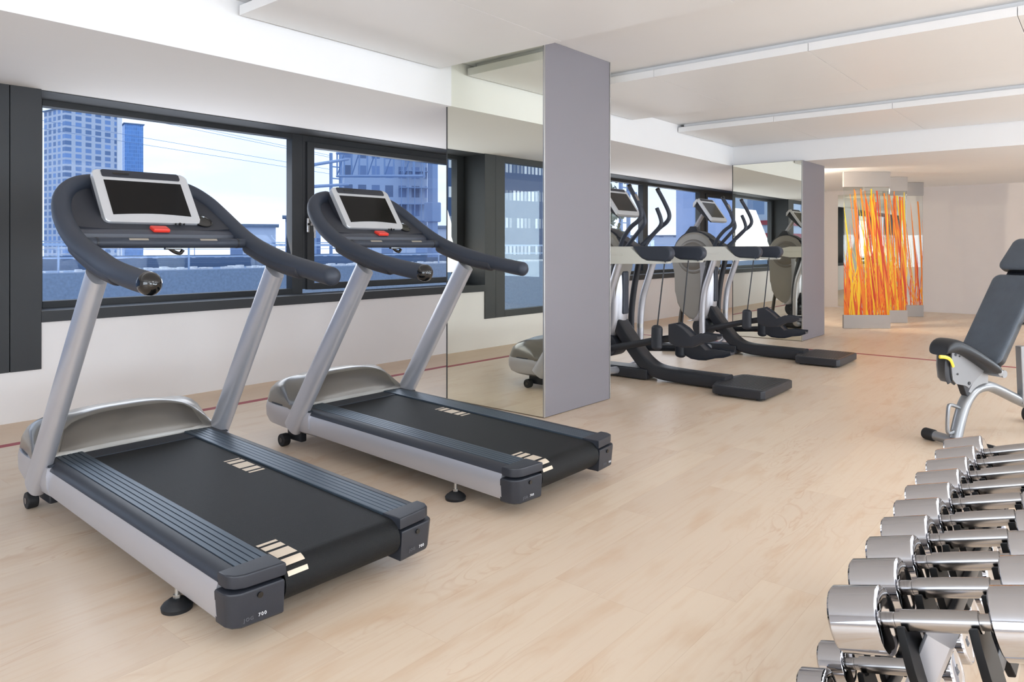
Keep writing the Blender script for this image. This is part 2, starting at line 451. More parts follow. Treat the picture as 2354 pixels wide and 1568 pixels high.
# mirror clad columns
def column(x0, x1, y0, y1, z1, label, rz=0):
    t = thing('mirror_column', label, 'column', ((x0+x1)/2, (y0+y1)/2, 0), rz, group='mirror clad columns')
    hx, hy = (x1-x0)/2, (y1-y0)/2
    b = new(); box(b, -hx+.012, hx-.012, -hy, hy, .004, z1, .002); obj('core', b, 'column_laminate', t)
    b = new(); box(b, -hx, -hx+.011, -hy+.012, hy-.002, .006, z1-.004); obj('mirror', b, 'mirror_glass', t, label='mirror facing the treadmill side')
    b = new(); box(b, hx-.011, hx, -hy+.012, hy-.002, .006, z1-.004); obj('mirror', b, 'mirror_glass', t)
    b = new()
    for sx in (-1, 1):
        box(b, sx*hx-.004*(1+sx)*.5*2 if sx > 0 else -hx-.002, (hx+.002) if sx > 0 else -hx+.010, -hy-.002, -hy+.011, .004, z1, .002)
    obj('edge_trim', b, 'zinc', t, label='brushed metal edge trim')
    b = new(); box(b, -hx-.003, -hx+.010, hy-.003, hy+.006, .004, z1, .001); obj('edge_trim', b, 'window_frame', t, label='slim dark edge strip of the mirror')
    return t
column(3.855, 4.665, 2.905, 3.83, CEI-.001, 'tall mirror clad column with grey end panel right of the treadmills', -.014)
column(8.97, 9.84, 2.865, 3.74, SOF-.001, 'smaller looking mirror clad column behind the farther elliptical')

# wall mirror on the far wall, behind the flame panels
b = new(); box(b, XR-.015, XR-.002, 2.85, 3.95, .03, 2.12); o = tag(obj('wall_mirror', b, 'mirror_glass'), 'wall mirror on the far wall seen through the flame glass panels', 'mirror')

# ------------------------------------------------------------------ flame print glass panels
def flame_panel(x, y, seed, label, dens=1.0):
    """panel lies along (.638,-.770); origin at its left foot"""
    t = thing('flame_panel', label, 'room divider', (x, y, 0), math.radians(-50.34), group='flame print glass panels')
    w = .655
    b = new(); box(b, 0, w, -.022, .022, .002, .19, .002); obj('base', b, 'champagne', t)
    b = new(); box(b, 0, w, -.022, .022, 1.985, SOF-.002, .002); obj('header', b, 'champagne', t)
    b = new(); box(b, .006, w-.006, -.006, .006, .188, 1.987, .001); g = obj('glass', b, 'art_glass', t)
    rnd = random.Random(seed)
    b = new(); d = -.0075
    def blade(px, h, w0, lean, curve, mi, z0=.19):
        n = 14; L = []; R = []
        for k in range(n+1):
            s = k/n
            cx = px+lean*s+curve*s*s+.010*math.sin(5*s+px*30)
            hw = w0*(1-s)**.85*(.42+1.1*s)*(.85+.3*math.sin(2.6*s+px*9))
            z = min(z0+h*s, 1.984)
            if z0+h*s > 1.984 and k: break
            L.append((min(max(cx-hw, .008), w-.008), z)); R.append((min(max(cx+hw, .008), w-.008), z))
        nonlocal d
        d -= .00002
        vl = [b.verts.new((p[0], d, p[1])) for p in L]; vr = [b.verts.new((p[0], d, p[1])) for p in R]
        for k in range(len(vl)-1):
            if (vl[k].co-vr[k].co).length < 1e-5 and (vl[k+1].co-vr[k+1].co).length < 1e-5: continue
            f = b.faces.new((vl[k], vr[k], vr[k+1], vl[k+1])); f.material_index = mi
    for k in range(int(130*dens)):                     # dense foot
        blade(rnd.uniform(0, w), rnd.uniform(.25, .85)*(1.0 if dens > .8 else .7), rnd.uniform(.009, .026), rnd.uniform(-.16, .12), rnd.uniform(-.09, .09), rnd.choice((0,1,1,2,2,2)))
    for k in range(int(44*dens)):
        blade(rnd.uniform(.03, w), rnd.uniform(.7, 1.5), rnd.uniform(.008, .022), rnd.uniform(-.24, .10), rnd.uniform(-.14, .08), rnd.choice((0,0,1,1,2)))
    for k in range(int(20*dens)):
        blade(rnd.uniform(.12, w+.1), rnd.uniform(1.5, 2.4), rnd.uniform(.012, .030), rnd.uniform(-.30, -.02), rnd.uniform(-.14, .06), rnd.choice((0,0,1,1,2)))
    for k in range(int(9*dens)):
        blade(rnd.uniform(.15, w+.05), rnd.uniform(2.6, 4.2), rnd.uniform(.014, .030), rnd.uniform(-.5, -.05), rnd.uniform(-.1, .1), rnd.choice((0,0,1,1,2)))
    obj('flame_print', b, None, t, label='yellow, orange and red flame like print', mats=['flame_yellow','flame_orange','flame_red'], sharp=180)
    return t
flame_panel(10.763, 2.882, 3, 'nearest and tallest looking flame print glass panel on a grey base')
flame_panel(11.758, 2.859, 11, 'middle one of the three flame print glass panels')
flame_panel(12.984, 2.860, 21, 'farthest flame print glass panel, its right part plain beside the wall', .4)

# ------------------------------------------------------------------ treadmill
def deckz(y): return .206+(y+.9)*.0262            # the deck climbs towards the window
def make_treadmill():
    t = thing('treadmill', '', 'treadmill', group='treadmills facing the window')
    for s in (-1, 1):
        # silver side panel, slightly bellied
        b = new(); rings = []
        for k in range(13):
            y = -.895+k*(.60+.895)/12
            zt = deckz(y)-.018; zb = .064+(y+.9)*.033
            prof = [(.300, zt), (.372, zt), (.384, zt-.004), (.392, zt-.03), (.394, (zt+zb)/2), (.392, zb+.025), (.386, zb+.006), (.372, zb), (.300, zb)]
            rings.append([(s*x, y, z) for x, z in prof])
        loft(b, rings); obj('side_panel', b, 'silver_paint', t)
        # ribbed aluminium foot rail
        b = new(); prof = [(.226, -.012), (.226, 0)]
        nx = 5
        for k in range(nx):
            x0 = .228+k*.0215; prof += [(x0+.0015, .0015), (x0+.0185, .0015), (x0+.0195, -.0025), (x0+.0205, -.0025)]
        prof += [(.338, .0005)]
        rings = []
        for y in (-.895, .62):
            z = deckz(y); rings.append([(s*x, y, z+dz) for x, dz in prof]+[(s*.338, y, z-.02), (s*.226, y, z-.02)])
        loft(b, rings); obj('foot_rail', b, 'rail_metal', t, sharp=20)
        b = new()
        for k in range(nx):
            x0 = .228+k*.0215+.0192; rr = []
            for y in (-.894, .619):
                z = deckz(y); rr.append([(s*x0, y, z-.002), (s*(x0+.0018), y, z-.002), (s*(x0+.0018), y, z-.0012), (s*x0, y, z-.0012)])
            loft(b, rr)
        obj('rail_groove', b, 'groove', t)
        # dark rounded bumper between rail and side panel
        b = new(); rings = []
        for y in (-.895, .62):
            z = deckz(y); rings.append([(s*x, y, z+dz) for x, dz in [(.338, -.02), (.338, .0012), (.358, .001), (.374, -.006), (.384, -.014), (.388, -.024), (.384, -.03), (.366, -.03)]])
        loft(b, rings); obj('bumper', b, 'dark_plastic', t)
        # rear end cap: wide top lid and a lower block with rounded back
        cap = new()
        zc = deckz(-.9)
        prism(cap, [(s*.222, -.893), (s*.386, -.893), (s*.386, -.935), (s*.372, -.962), (s*.345, -.976), (s*.222, -.988)], 2, zc-.036, zc+.004, .006, 2)
        cp = obj('end_cap', cap, 'dark_plastic', t)
        cap = new()
        prism(cap, [(s*.228, -.893), (s*.396, -.893), (s*.396, -.94), (s*.386, -.964), (s*.362, -.980), (s*.228, -.990)], 2, .056, zc-.042, .008, 2)
        # chamfered foot of the block
        for v in cap.verts:
            if v.co.z < .08:
                k = (.08-v.co.z)/.03; v.co.x -= s*.016*k*max(0, (abs(v.co.x)-.3)/.1); v.co.y += .012*k
        obj('cap_block', cap, 'dark_plastic', cp)
        h = new(); cyl(h, (s*.305, -.9885, .142), (0, 1, 0), .01, .0085, 20); obj('cap_socket', h, 'black_gloss', cp)
        ang = math.atan2(-.010, .134)*s
        mtx = lambda x0: Matrix.Translation((x0, -.9865-(.0 if s < 0 else .0), .083)) @ Matrix.Rotation((-.075 if s < 0 else .075), 4, 'Z') @ Matrix.Rotation(PI/2, 4, 'X')
        if s < 0:
            text_mesh('lettering', 'JOG', .014, 'marking_grey', cp, mtx(-.358) @ Matrix.Translation((0, 0, .003)))
            text_mesh('lettering', '700', .014, 'marking_white', cp, mtx(-.313) @ Matrix.Translation((0, 0, .003)))
        else:
            text_mesh('lettering', 'JOG', .014, 'marking_grey', cp, mtx(.262) @ Matrix.Translation((0, 0, .003)))
            text_mesh('lettering', '700', .014, 'marking_white', cp, mtx(.3075) @ Matrix.Translation((0, 0, .003)))
        # upright
        b = new()
        top = Vector((s*.372, .045, 1.04)); bot = Vector((s*.394, .66, .128))
        pts = [bot+(top-bot)*k/8 for k in range(9)]
        tube(b, pts, (.036, .062), 24, up=(0, 1, .6), sq=2.6, taper=lambda q: .95-.06*q)
        obj('upright', b, 'silver_paint', t)
        # transport wheel
        b = new(); cyl(b, (s*.375-.022, .775, .036), (1, 0, 0), .044, .036, 28, .006); w = obj('wheel', b, 'rubber', t)
        b = new(); cyl(b, (s*.375+s*.0225-.001, .775, .036), (1, 0, 0), .002, .014, 20); obj('hub', b, 'black_gloss', w)
        b = new(); box(b, min(s*.30, s*.34), max(s*.30, s*.34), .66, .80, .03, .12, .008); obj('wheel_bracket', b, 'black_metal', t)
        # levelling foot
        b = new(); lathe(b, [(0, .046), (.012, .048), (.02, .042), (.03, .028), (.036, .018)], (s*.368, -.60, 0)); f = obj('levelling_foot', b, 'rubber', t)
        b = new(); cyl(b, (s*.368, -.60, .034), (0, 0, 1), .05, .007, 12); lathe(b, [(0, .012), (.013, .012)], (s*.368, -.60, .034), seg=6); obj('threaded_stem', b, 'zinc', f)
    # belt: flat run, round the rear roller
    R = .062; yc = -.927; zc = deckz(yc)-.006-R
    prof = [(.66, deckz(.66)-.006)]
    for k in range(0, 13):
        a = PI/2+PI*k/12; prof.append((yc+R*math.cos(a), zc+R*math.sin(a)))
    prof.append((-.80, zc-R+.004)); prof.append((.5, .12))
    prof = prof+[(.5, .135), (-.80, zc-R+.012)]
    for k in range(12, -1, -1):
        a = PI/2+PI*k/12; prof.append((yc+(R-.006)*math.cos(a), zc+(R-.006)*math.sin(a)))
    prof.append((.66, deckz(.66)-.012))
    b = new(); prism(b, prof, 0, -.222, .222); belt = obj('belt', b, 'belt_rubber', t)
    def mark(x0, x1, ys):
        b = new()
        for ya, yb in ys:
            n = 6; vt = []
            for k in range(n+1):
                y = ya+(yb-ya)*k/n
                if y >= yc: p = (y, deckz(y)-.0052)
                else:
                    a = PI/2+(yc-y)/R; p = (yc+(R+.0008)*math.cos(a), zc+(R+.0008)*math.sin(a))
                vt.append((b.verts.new((x0, p[0], p[1])), b.verts.new((x1, p[0], p[1]))))
            for q, r in zip(vt[:-1], vt[1:]): b.faces.new((q[0], q[1], r[1], r[0]))
        obj('belt_marking', b, 'belt_mark', belt)
    mark(-.212, -.142, [(-.800, -.815), (-.828, -.858), (-.872, -.925), (-.940, -.968), (-.985, -1.0)])
    mark(.135, .205, [(.06, .048), (.035, .005), (-.01, -.075), (-.09, -.125), (-.14, -.155)])
    b = new(); box(b, -.225, .225, -.80, .55, .15, deckz(-.8)-.014); obj('deck', b, 'black_metal', t)
    # underframe
    b = new(); box(b, -.30, .30, .50, .85, .10, .17, .01); box(b, -.32, .32, -.66, -.56, .10, .15); obj('underframe', b, 'black_metal', t)
    # motor nose: lower silver bowl and upper grey hood
    def nose_ring(z, inset):
        P = []
        for k in range(25):
            a = PI*k/24; x = -math.cos(a); y = math.sin(a)
            x = math.copysign(abs(x)**.42, x); yy = abs(y)**.42
            P.append(((.404-inset)*x, .55+(.53-inset)*yy, z))
        return P+[(.402-inset, .50, z), (-(.402-inset), .50, z)]
    b = new(); loft(b, [nose_ring(.095, .05), nose_ring(.115, .016), nose_ring(.15, .002), nose_ring(.20, 0), nose_ring(.232, .006)]); obj('motor_nose', b, 'silver_paint', t)
    b = new(); loft(b, [nose_ring(.232, .012), nose_ring(.240, .012)]); obj('nose_seam', b, 'groove', t)
    b = new(); rings = []
    # hood shell: lofted across x, height profile rises in the middle
    nx = 33
    for k in range(nx+1):
        u = -1+2*k/nx; x = .398*u
        e = (1-abs(u)**3.2)
        edge = max(0, 1-abs(u)**9)**.6
        yfront = .55+.520*max(0, 1-abs(u)**4.8)**.21
        hz = .242+.165*e**.8*1.0
        zf = .238
        yb_ = .615-.02*(1-e)
        zb = deckz(.62)+.004
        zr = max(hz, zb+.004)
        hz2 = zr
        zr2 = max(hz2, .242+.150*max(0, 1-abs(u)**9)**.5)
        yt = .70
        ring = [(x, yb_, zb-.03), (x, yb_, zb), (x, yb_+.012, zb+(hz2-zb)*.25), (x, yb_+.045, zb+(hz2-zb)*.72), (x, yb_+.07, zb+(hz2-zb)*.93), (x, yb_+.095, hz2)]
        for q in (.15, .35, .55, .75, .9, 1.0):
            y = (yb_+.095)+(yfront-(yb_+.095))*q
            hq = hz2+(zr2-hz2)*min(1, q/.35)
            z = zf+(hq-zf)*math.sqrt(max(0, 1-q**2.4))
            ring.append((x, max(y, yb_+.096+q*.001), z))
        ring.append((x, max(yfront, yb_+.1)-.001, zf-.01)); rings.append(ring)
    loft(b, rings, closed=True); hood = obj('motor_hood', b, 'hood_paint', t, sharp=60)
    # large inset face of the hood towards the runner
    b = new(); pts = []
    def hoodface(x, f):
        u = x/.398; e = 1-abs(u)**3.2; hz = .242+.165*e**.8; zb = deckz(.62)+.004; hz = max(hz, zb+.004); yb_ = .615-.02*(1-e)
        seq = [(0, yb_, zb), (.25, yb_+.012, zb+(hz-zb)*.25), (.72, yb_+.045, zb+(hz-zb)*.72), (.93, yb_+.07, zb+(hz-zb)*.93), (1, yb_+.095, hz)]
        for (a, ya, za), (c, yc_, zc_) in zip(seq[:-1], seq[1:]):
            if f <= c: k = (f-a)/(c-a); return Vector((x, ya+(yc_-ya)*k-.006, za+(zc_-za)*k+.003))
    rows = []
    for f in (.06, .15, .25, .4, .55, .72, .82, .9):
        hw = .325-(.06 if f < .12 else 0)-.05*f; hw = hw if f < .85 else hw-.03
        rows.append([b.verts.new(hoodface(-hw+2*hw*k/24, f)) for k in range(25)])
    for p, q in zip(rows[:-1], rows[1:]):
        for k in range(24): b.faces.new((p[k], p[k+1], q[k+1], q[k]))
    obj('hood_inset', b, 'hood_dark', hood, label='darker glossy inset of the hood', sharp=80)
    # handlebars
    HP = [(.366,-.395,1.026), (.374,-.30,1.038), (.378,-.20,1.053), (.376,-.1,1.07), (.372,0,1.093), (.370,.1,1.12), (.370,.2,1.15), (.368,.3,1.19), (.362,.4,1.243), (.350,.48,1.295), (.325,.555,1.352), (.285,.605,1.396), (.235,.632,1.424), (.18,.642,1.436)]
    for s in (-1, 1):
        b = new(); tube(b, [(s*x, y, z) for x, y, z in HP], (.0370, .0395), 20, smooth=4, up=(0,0,1), rnd=.032 if s > 0 else .03)
        h = obj('handlebar', b, 'grip_rubber', t)
        b = new(); tube(b, [(s*x, y, z-.007) for x, y, z in [(.374,-.16,1.05),(.372,-.05,1.066),(.370,.05,1.09),(.368,.15,1.118),(.366,.25,1.152)]], (.0365, .034), 16, smooth=3, rnd=.02)
        obj('handlebar_shell', b, 'console_plastic', h)
        if s < 0:
            b = new(); tube(b, [(-.367, -.384, 1.0265), (-.3655, -.400, 1.0243)], (.0382, .0408), 24, rnd=.034); obj('handle_end_cap', b, 'black_gloss', h, label='glossy black end cap')
    # console wing body spanning the two bars
    b = new(); rings = []
    HS = [p for p in spline(HP, 4) if p[1] > .375]
    for x, y, z in HS:
        ring = []
        for k in range(17):
            u = -1+2*k/16; dip = .016*(1-u**4)
            ring.append((x*u, y-.012+dip*.3, z+.010-dip))
        for k in range(17):
            u = 1-2*k/16; dip = .016*(1-u**4)
            ring.append((x*u*.98, y+.022, z-.045-dip))
        rings.append(ring)
    loft(b, rings); con = obj('console', b, 'console_plastic', t, sharp=50)
    # ledge with tray lip below the screen
    b = new(); prism(b, [(.395, 1.232), (.352, 1.218), (.335, 1.203), (.335, 1.178), (.36, 1.168), (.42, 1.19), (.42, 1.225)], 0, -.335, .335, .004, 2); obj('tray_ledge', b, 'ledge_plastic', t)
    b = new(); box(b, -.038, .035, .334, .385, 1.218, 1.236, .006, rot=Matrix.Rotation(.35, 3, 'X')); obj('stop_button', b, 'red_plastic', t, label='red stop button')
    b = new(); lathe(b, [(-.012, .036), (0, .042), (.006, .043), (.0075, .039), (.003, .036), (.002, .002)], (.226, .428, 1.266), (0, -.62, .78), 28); obj('cup_holder', b, 'black_gloss', con)
    b = new(); tube(b, [(-.345, .25, 1.165), (.345, .25, 1.165)], .0215, 20); cb = obj('cross_bar', b, 'grip_rubber', t)
    for x0 in (-.18, .12):
        b = new(); box(b, x0, x0+.078, -.0006, .0018, -.0055, .0055, .0005, rot=None); b.transform(Matrix.Translation((0, .25-.0148, 1.165+.0152)) @ Matrix.Rotation(-.8, 4, 'X')); obj('pulse_sensor', b, 'sensor_metal', cb, label='beige pulse sensor plate')
    for x0 in (-.30, .30):
        b = new(); tube(b, [(x0-.004, .25, 1.165), (x0+.004, .25, 1.165)], .0228, 20); obj('bar_collar', b, 'black_metal', cb)
    b = new(); tube(b, [(-.02, .25, 1.15), (.01, .25, 1.128), (.035, .25, 1.12), (.045, .25, 1.128), (.05, .25, 1.135)], .008, 10, smooth=3); box(b, -.03, .04, .24, .26, 1.136, 1.148, .002); obj('safety_clip', b, 'black_gloss', cb)
    # screen unit, tilted back
    tilt = math.atan2(.108, .155)
    Rt = Matrix.Rotation(-tilt, 3, 'X')
    o0 = Vector((0, .428, 1.287))
    def SP(x, y, z): return o0+Rt @ Vector((x, y, z))      # x across, y depth (back), z up the face
    def sbox(bm, x0, x1, y0, y1, z0, z1, bev):
        q = new(); box(q, x0, x1, y0, y1, z0, z1, bev, 3)
        q.transform(Matrix.Translation(o0) @ Rt.to_4x4()); merge(bm, q)
    def rr(x0, x1, z0, z1, r, n=6):
        P = []
        for cx, cz, a0 in ((x1-r, z1-r, 0), (x0+r, z1-r, PI/2), (x0+r, z0+r, PI), (x1-r, z0+r, 3*PI/2)):
            for k in range(n+1):
                a = a0+PI/2*k/n; P.append((cx+r*math.cos(a), cz+r*math.sin(a)))
        return P
    b = new(); q = new()
    prism(q, [(x, z) for x, z in rr(-.208, .208, -.040, .248, .022)], 1, -.004, .024, .006, 3)
    q.transform(Matrix.Translation(o0) @ Rt.to_4x4()); merge(b, q)
    sc = obj('screen_frame', b, 'screen_frame', t)
    b = new(); q = new(); prism(q, rr(-.200, .200, -.036, .240, .03), 1, .022, .062, .012, 3); q.transform(Matrix.Translation(o0) @ Rt.to_4x4()); merge(b, q)
    obj('screen_back', b, 'console_plastic', sc)
    b = new(); q = new()
    P = [(-.17, .190), (.17, .190)]+[(.17-.34*k/10, .001+.010*math.sin(PI*k/10)-.002) for k in range(11)]
    prism(q, P, 1, -.0052, -.001); q.transform(Matrix.Translation(o0) @ Rt.to_4x4()); merge(b, q)
    obj('screen', b, 'screen_black', sc, label='black glossy display')
    b = new(); q = new(); prism(q, rr(-.172, .172, .208, .247, .008), 1, -.0075, .03, .003, 2); q.transform(Matrix.Translation(o0) @ Rt.to_4x4()); merge(b, q)
    obj('top_strip', b, 'console_plastic', sc, label='dark strip above the display')
    b = new(); sbox(b, -.125, -.055, -.010, -.006, .222, .232, .002); obj('strip_slot', b, 'black_gloss', sc)
    b = new(); q = new(); cyl(q, (.105, -.003, -.046), (0, -1, 0), .006, .006, 14); cyl(q, (.086, -.003, -.046), (0, -1, 0), .005, .004, 12); cyl(q, (.124, -.003, -.046), (0, -1, 0), .005, .004, 12); q.transform(Matrix.Translation(o0) @ Rt.to_4x4()); merge(b, q); obj('audio_socket', b, 'black_gloss', sc)
    return t
tm = make_treadmill()
tm.location = (1.268*H, 2.5*H, 0); tm.rotation_euler = (0, 0, -.012)
tm['label'] = 'nearest treadmill, at the left, with silver uprights in front of the wide window'
dup(tm, (2.378*H, 2.514*H, 0), -.006, 'second treadmill, standing between the nearest treadmill and the mirror column')

# ------------------------------------------------------------------ elliptical trainer
def make_elliptical():
    """origin on the floor under the machine centre; user faces +Y; Y values are offsets from y=2.75"""
    t = thing('elliptical_trainer', '', 'elliptical trainer', group='elliptical trainers facing the window')
    Y = lambda y: y-2.75
    # rear step plate
    b = new(); P = [(-.315, 1.985), (-.29, 1.958), (.29, 1.958), (.315, 1.985), (.315, 2.33), (.29, 2.372), (.10, 2.42), (-.10, 2.42), (-.29, 2.372), (-.315, 2.33)]
    prism(b, [(x, Y(y)) for x, y in P], 2, .012, .082, .012, 3); pl = obj('rear_step', b, 'black_metal', t)
    b = new()
    for k in range(15):
        y = 1.995+k*.024
        prism(b, [(-.255, Y(y)), (.255, Y(y)), (.255, Y(y)+.010), (-.255, Y(y)+.010)], 2, .080, .0832, .001, 1)
    obj('step_tread', b, 'rubber', pl)
    b = new()
    for x in (-.25, .25):
        for y in (2.02, 2.32): cyl(b, (x, Y(y), 0), (0,0,1), .014, .022, 16)
    obj('rubber_foot', b, 'rubber', pl)
    # spine
    b = new(); pts = [(0, Y(2.36), .058), (0, Y(2.75), .062), (0, Y(2.98), .08), (0, Y(3.10), .14), (0, Y(3.18), .22), (0, Y(3.28), .34), (0, Y(3.40), .50)]
    tube(b, pts, (.085, .056), 20, smooth=5, up=(0, -.6, 1), sq=5); obj('spine', b, 'black_metal', t)
    b = new(); box(b, -.10, .10, Y(3.05), Y(3.80), .006, .10, .015); box(b, -.30, .30, Y(3.68), Y(3.82), .004, .085, .012); obj('front_base', b, 'black_metal', t)
    b = new(); tube(b, [(0, Y(3.77), .07), (0, Y(3.73), .40), (0, Y(3.68), .62)], (.032, .022), 12, smooth=3, up=(0,1,0)); obj('front_strut', b, 'hood_dark', t)
    # main body shell: side silhouette with thickness
    def shell(bm, scale, hw, extra=0):
        cy, cz, r = 3.535, 1.06, .255*scale
        P = []
        for k in range(0, 21):
            a = math.radians(-20+220*k/20)
            P.append((cy+r*math.cos(a), cz+r*math.sin(a)))
        P += [(3.755, .80), (3.745, .62), (3.72, .50), (3.66, .40), (3.56, .345), (3.46, .345), (3.40, .40), (3.365, .52), (3.355, .75), (3.34, .90)]
        prism(bm, [(Y(y), z) for y, z in P], 0, -hw, hw, .03, 4)
    # silhouette above runs from the rear (user side) round the disc; order rear->top->front
    b = new(); cyv = 3.535
    P = []
    for k in range(0, 21):
        a = math.radians(200-220*k/20)       # rear side (small y) over the top to the front
        P.append((cyv+.245*math.cos(a), 1.065+.245*math.sin(a)))
    P += [(3.762, .85), (3.755, .65), (3.735, .52), (3.68, .42), (3.59, .352), (3.48, .338), (3.41, .39), (3.372, .50), (3.36, .70), (3.335, .88)]
    prism(b, [(Y(y), z) for y, z in P], 0, -.105, .105, .026, 4); body = obj('body_shell', b, 'taupe_shell', t)
    # lighter rear skin facing the user
    b = new(); prof = [(3.362, .98), (3.350, .80), (3.352, .60), (3.362, .48), (3.395, .39), (3.46, .335), (3.50, .33)]
    rings = []
    for y, z in spline(prof, 4):
        ring = []
        for k in range(13):
            a = PI*k/12; ring.append((-.122*math.cos(a), Y(y+.09)-.125*max(0, math.sin(a))**.7, z))
        rings.append(ring+[(.09, Y(y+.11), z), (-.09, Y(y+.11), z)])
    loft(b, rings); obj('rear_skin', b, 'silver_paint', body, label='light silver rear skin')
    b = new(); box(b, -.045, .045, Y(3.306), Y(3.36), .55, .93, .014, 3); obj('rear_pad', b, 'grip_rubber', body, label='dark vertical insert')
    for s in (-1, 1):
        b = new(); lathe(b, [(0, .19), (.008, .188), (.012, .17), (.009, .15), (.014, .14), (.018, .10), (.019, .02)], (s*.103, Y(3.535), 1.04), (s, 0, 0), 40); obj('side_disc', b, 'hood_paint', body)
    # dark saddle on top of the disc, carrying the mast
    b = new(); P = []
    for k in range(0, 13):
        a = math.radians(165-145*k/12); P.append((3.535+.262*math.cos(a), 1.062+.262*math.sin(a)))
    for k in range(12, -1, -1):
        a = math.radians(165-145*k/12); P.append((3.535+.238*math.cos(a), 1.062+.238*math.sin(a)))
    P2 = [(y, z) for y, z in P]
    prism(b, [(Y(y), z) for y, z in P2], 0, -.075, .075, .008, 2)
    prism(b, [(Y(3.50), 1.30), (Y(3.54), 1.375), (Y(3.60), 1.375), (Y(3.68), 1.28)], 0, -.055, .055, .012, 2)
    prism(b, [(Y(3.17), 1.10), (Y(3.20), 1.16), (Y(3.36), 1.25), (Y(3.40), 1.12), (Y(3.34), 1.02), (Y(3.22), 1.02)], 0, -.09, .09, .02, 3)
    obj('top_saddle', b, 'dark_plastic', t)
    b = new(); tube(b, [(0, Y(3.575), 1.34), (0, Y(3.47), 1.50), (0, Y(3.43), 1.555)], (.03, .022), 16, up=(0,1,0)); mast = obj('mast', b, 'silver_paint', t)
    # console
    tilt = math.atan2(.12, .17); Rt = Matrix.Rotation(-tilt, 4, 'X'); T0 = Matrix.Translation((0, Y(3.29), 1.465))
    def put(q, bm): q.transform(T0 @ Rt); merge(bm, q)
    def rr(x0, x1, z0, z1, r, n=5):
        P = []
        for cx, cz, a0 in ((x1-r, z1-r, 0), (x0+r, z1-r, PI/2), (x0+r, z0+r, PI), (x1-r, z0+r, 3*PI/2)):
            for k in range(n+1):
                a = a0+PI/2*k/n; P.append((cx+r*math.cos(a), cz+r*math.sin(a)))
        return P
    b = new(); q = new(); prism(q, rr(-.195, .195, -.045, .255, .02), 1, 0, .028, .006, 2); put(q, b)
    q = new(); prism(q, [(.02, .235), (.02, .262), (.075, .250), (.105, .215), (.095, .205), (.06, .225)], 0, -.195, .195, .004, 1); put(q, b)
    cs = obj('console', b, 'screen_frame', t)
    b = new(); q = new(); prism(q, [(.026, -.04), (.026, .24), (.07, .225), (.095, .19), (.06, .02), (.045, -.035)], 0, -.175, .175, .012, 3); put(q, b); obj('console_back', b, 'console_plastic', cs)
    b = new(); q = new(); prism(q, rr(-.16, .16, .002, .200, .004, 2), 1, -.002, .003); put(q, b); obj('screen', b, 'screen_black', cs, label='black display')
    b = new(); q = new(); prism(q, rr(-.165, .165, .222, .252, .006, 2), 1, -.003, .004, .002, 1); put(q, b); obj('top_strip', b, 'console_plastic', cs)
    for s in (-1, 1):
        # side arm: pale shell with dark pad at the user's end
        b = new()
        P = [(2.735, 1.012), (2.80, 1.010), (3.40, 1.000), (3.55, 1.02), (3.55, 1.12), (3.40, 1.15), (3.07, 1.15), (2.97, 1.045), (2.92, 1.035), (2.72, 1.03)]
        prism(b, [(Y(y), z) for y, z in P], 0, s*.30-.035, s*.30+.035, .010, 3); arm = obj('side_arm', b, 'elliptical_shell', t)
        b = new(); P = [(3.055, 1.152), (2.965, 1.05), (2.92, 1.036), (2.76, 1.030)]
        for k in range(9):
            a = math.radians(-90-180*k/8); P.append((2.755+.058*math.cos(a), 1.093+.060*math.sin(a)))
        prism(b, [(Y(y), z) for y, z in P], 0, s*.30-.04, s*.30+.04, .018, 4); obj('arm_pad', b, 'grip_rubber', arm, label='dark rubber pad')
        b = new(); box(b, s*.335-.003, s*.335+.003, Y(3.14), Y(3.46), 1.075, 1.095, .003); obj('arm_recess', b, 'elliptical_shell', arm)
        b = new(); tube(b, [(s*.14, Y(3.50), 1.08), (s*.28, Y(3.50), 1.07)], (.05, .04), 14, up=(0,0,1)); obj('arm_bracket', b, 'dark_plastic', arm)
        # silver tube under the arm
        b = new(); tube(b, [(s*.30, Y(3.205), 1.01), (s*.30, Y(3.255), .86), (s*.30, Y(3.31), .69), (s*.30, Y(3.335), .49), (s*.295, Y(3.34), .22), (s*.27, Y(3.345), .09), (s*.09, Y(3.35), .06)], .031, 16, smooth=5, up=(0,1,0)); st = obj('support_tube', b, 'silver_paint', t)
        b = new(); tube(b, [(s*.2985, Y(3.338), .44), (s*.2975, Y(3.34), .40)], .0322, 16, up=(0,1,0)); obj('tube_sleeve', b, 'zinc', st)
        # moving lever and its grip
        hx = .25
        b = new(); tube(b, [(s*hx, Y(3.137), 1.667), (s*hx, Y(3.065), 1.543), (s*hx, Y(3.018), 1.435), (s*hx, Y(3.04), 1.372), (s*hx, Y(3.115), 1.316), (s*.235, Y(3.19), 1.238), (s*.215, Y(3.237), 1.16), (s*.20, Y(3.27), 1.07)], .0185, 14, smooth=5, up=(1,0,0)); lv = obj('moving_handle', b, 'grip_rubber', t)
        b = new(); tube(b, [(s*hx, Y(3.128), 1.655), (s*hx, Y(3.137), 1.672)], .0205, 14, up=(1,0,0)); obj('grip_cap', b, 'black_gloss', lv)
        if s < 0:
          b = new(); tube(b, [(s*hx+.004, Y(3.078), 1.585), (s*hx+.004, Y(3.052), 1.53)], (.0165, .0192), 14, up=(1,0,0)); obj('pulse_sensor', b, 'chrome_soft', lv)
        b = new(); tube(b, [(s*.20, Y(3.28), 1.10), (s*.205, Y(3.31), .96), (s*.21, Y(3.355), .75), (s*.215, Y(3.385), .5), (s*.22, Y(3.38), .24)], (.022, .03), 14, smooth=5, up=(0,1,0)); obj('rocker_arm', b, 'black_metal', t)
        b = new(); cyl(b, (s*.105, Y(3.27), 1.09), (s, 0, 0), .13, .035, 20, .006); obj('rocker_pivot', b, 'dark_plastic', t)
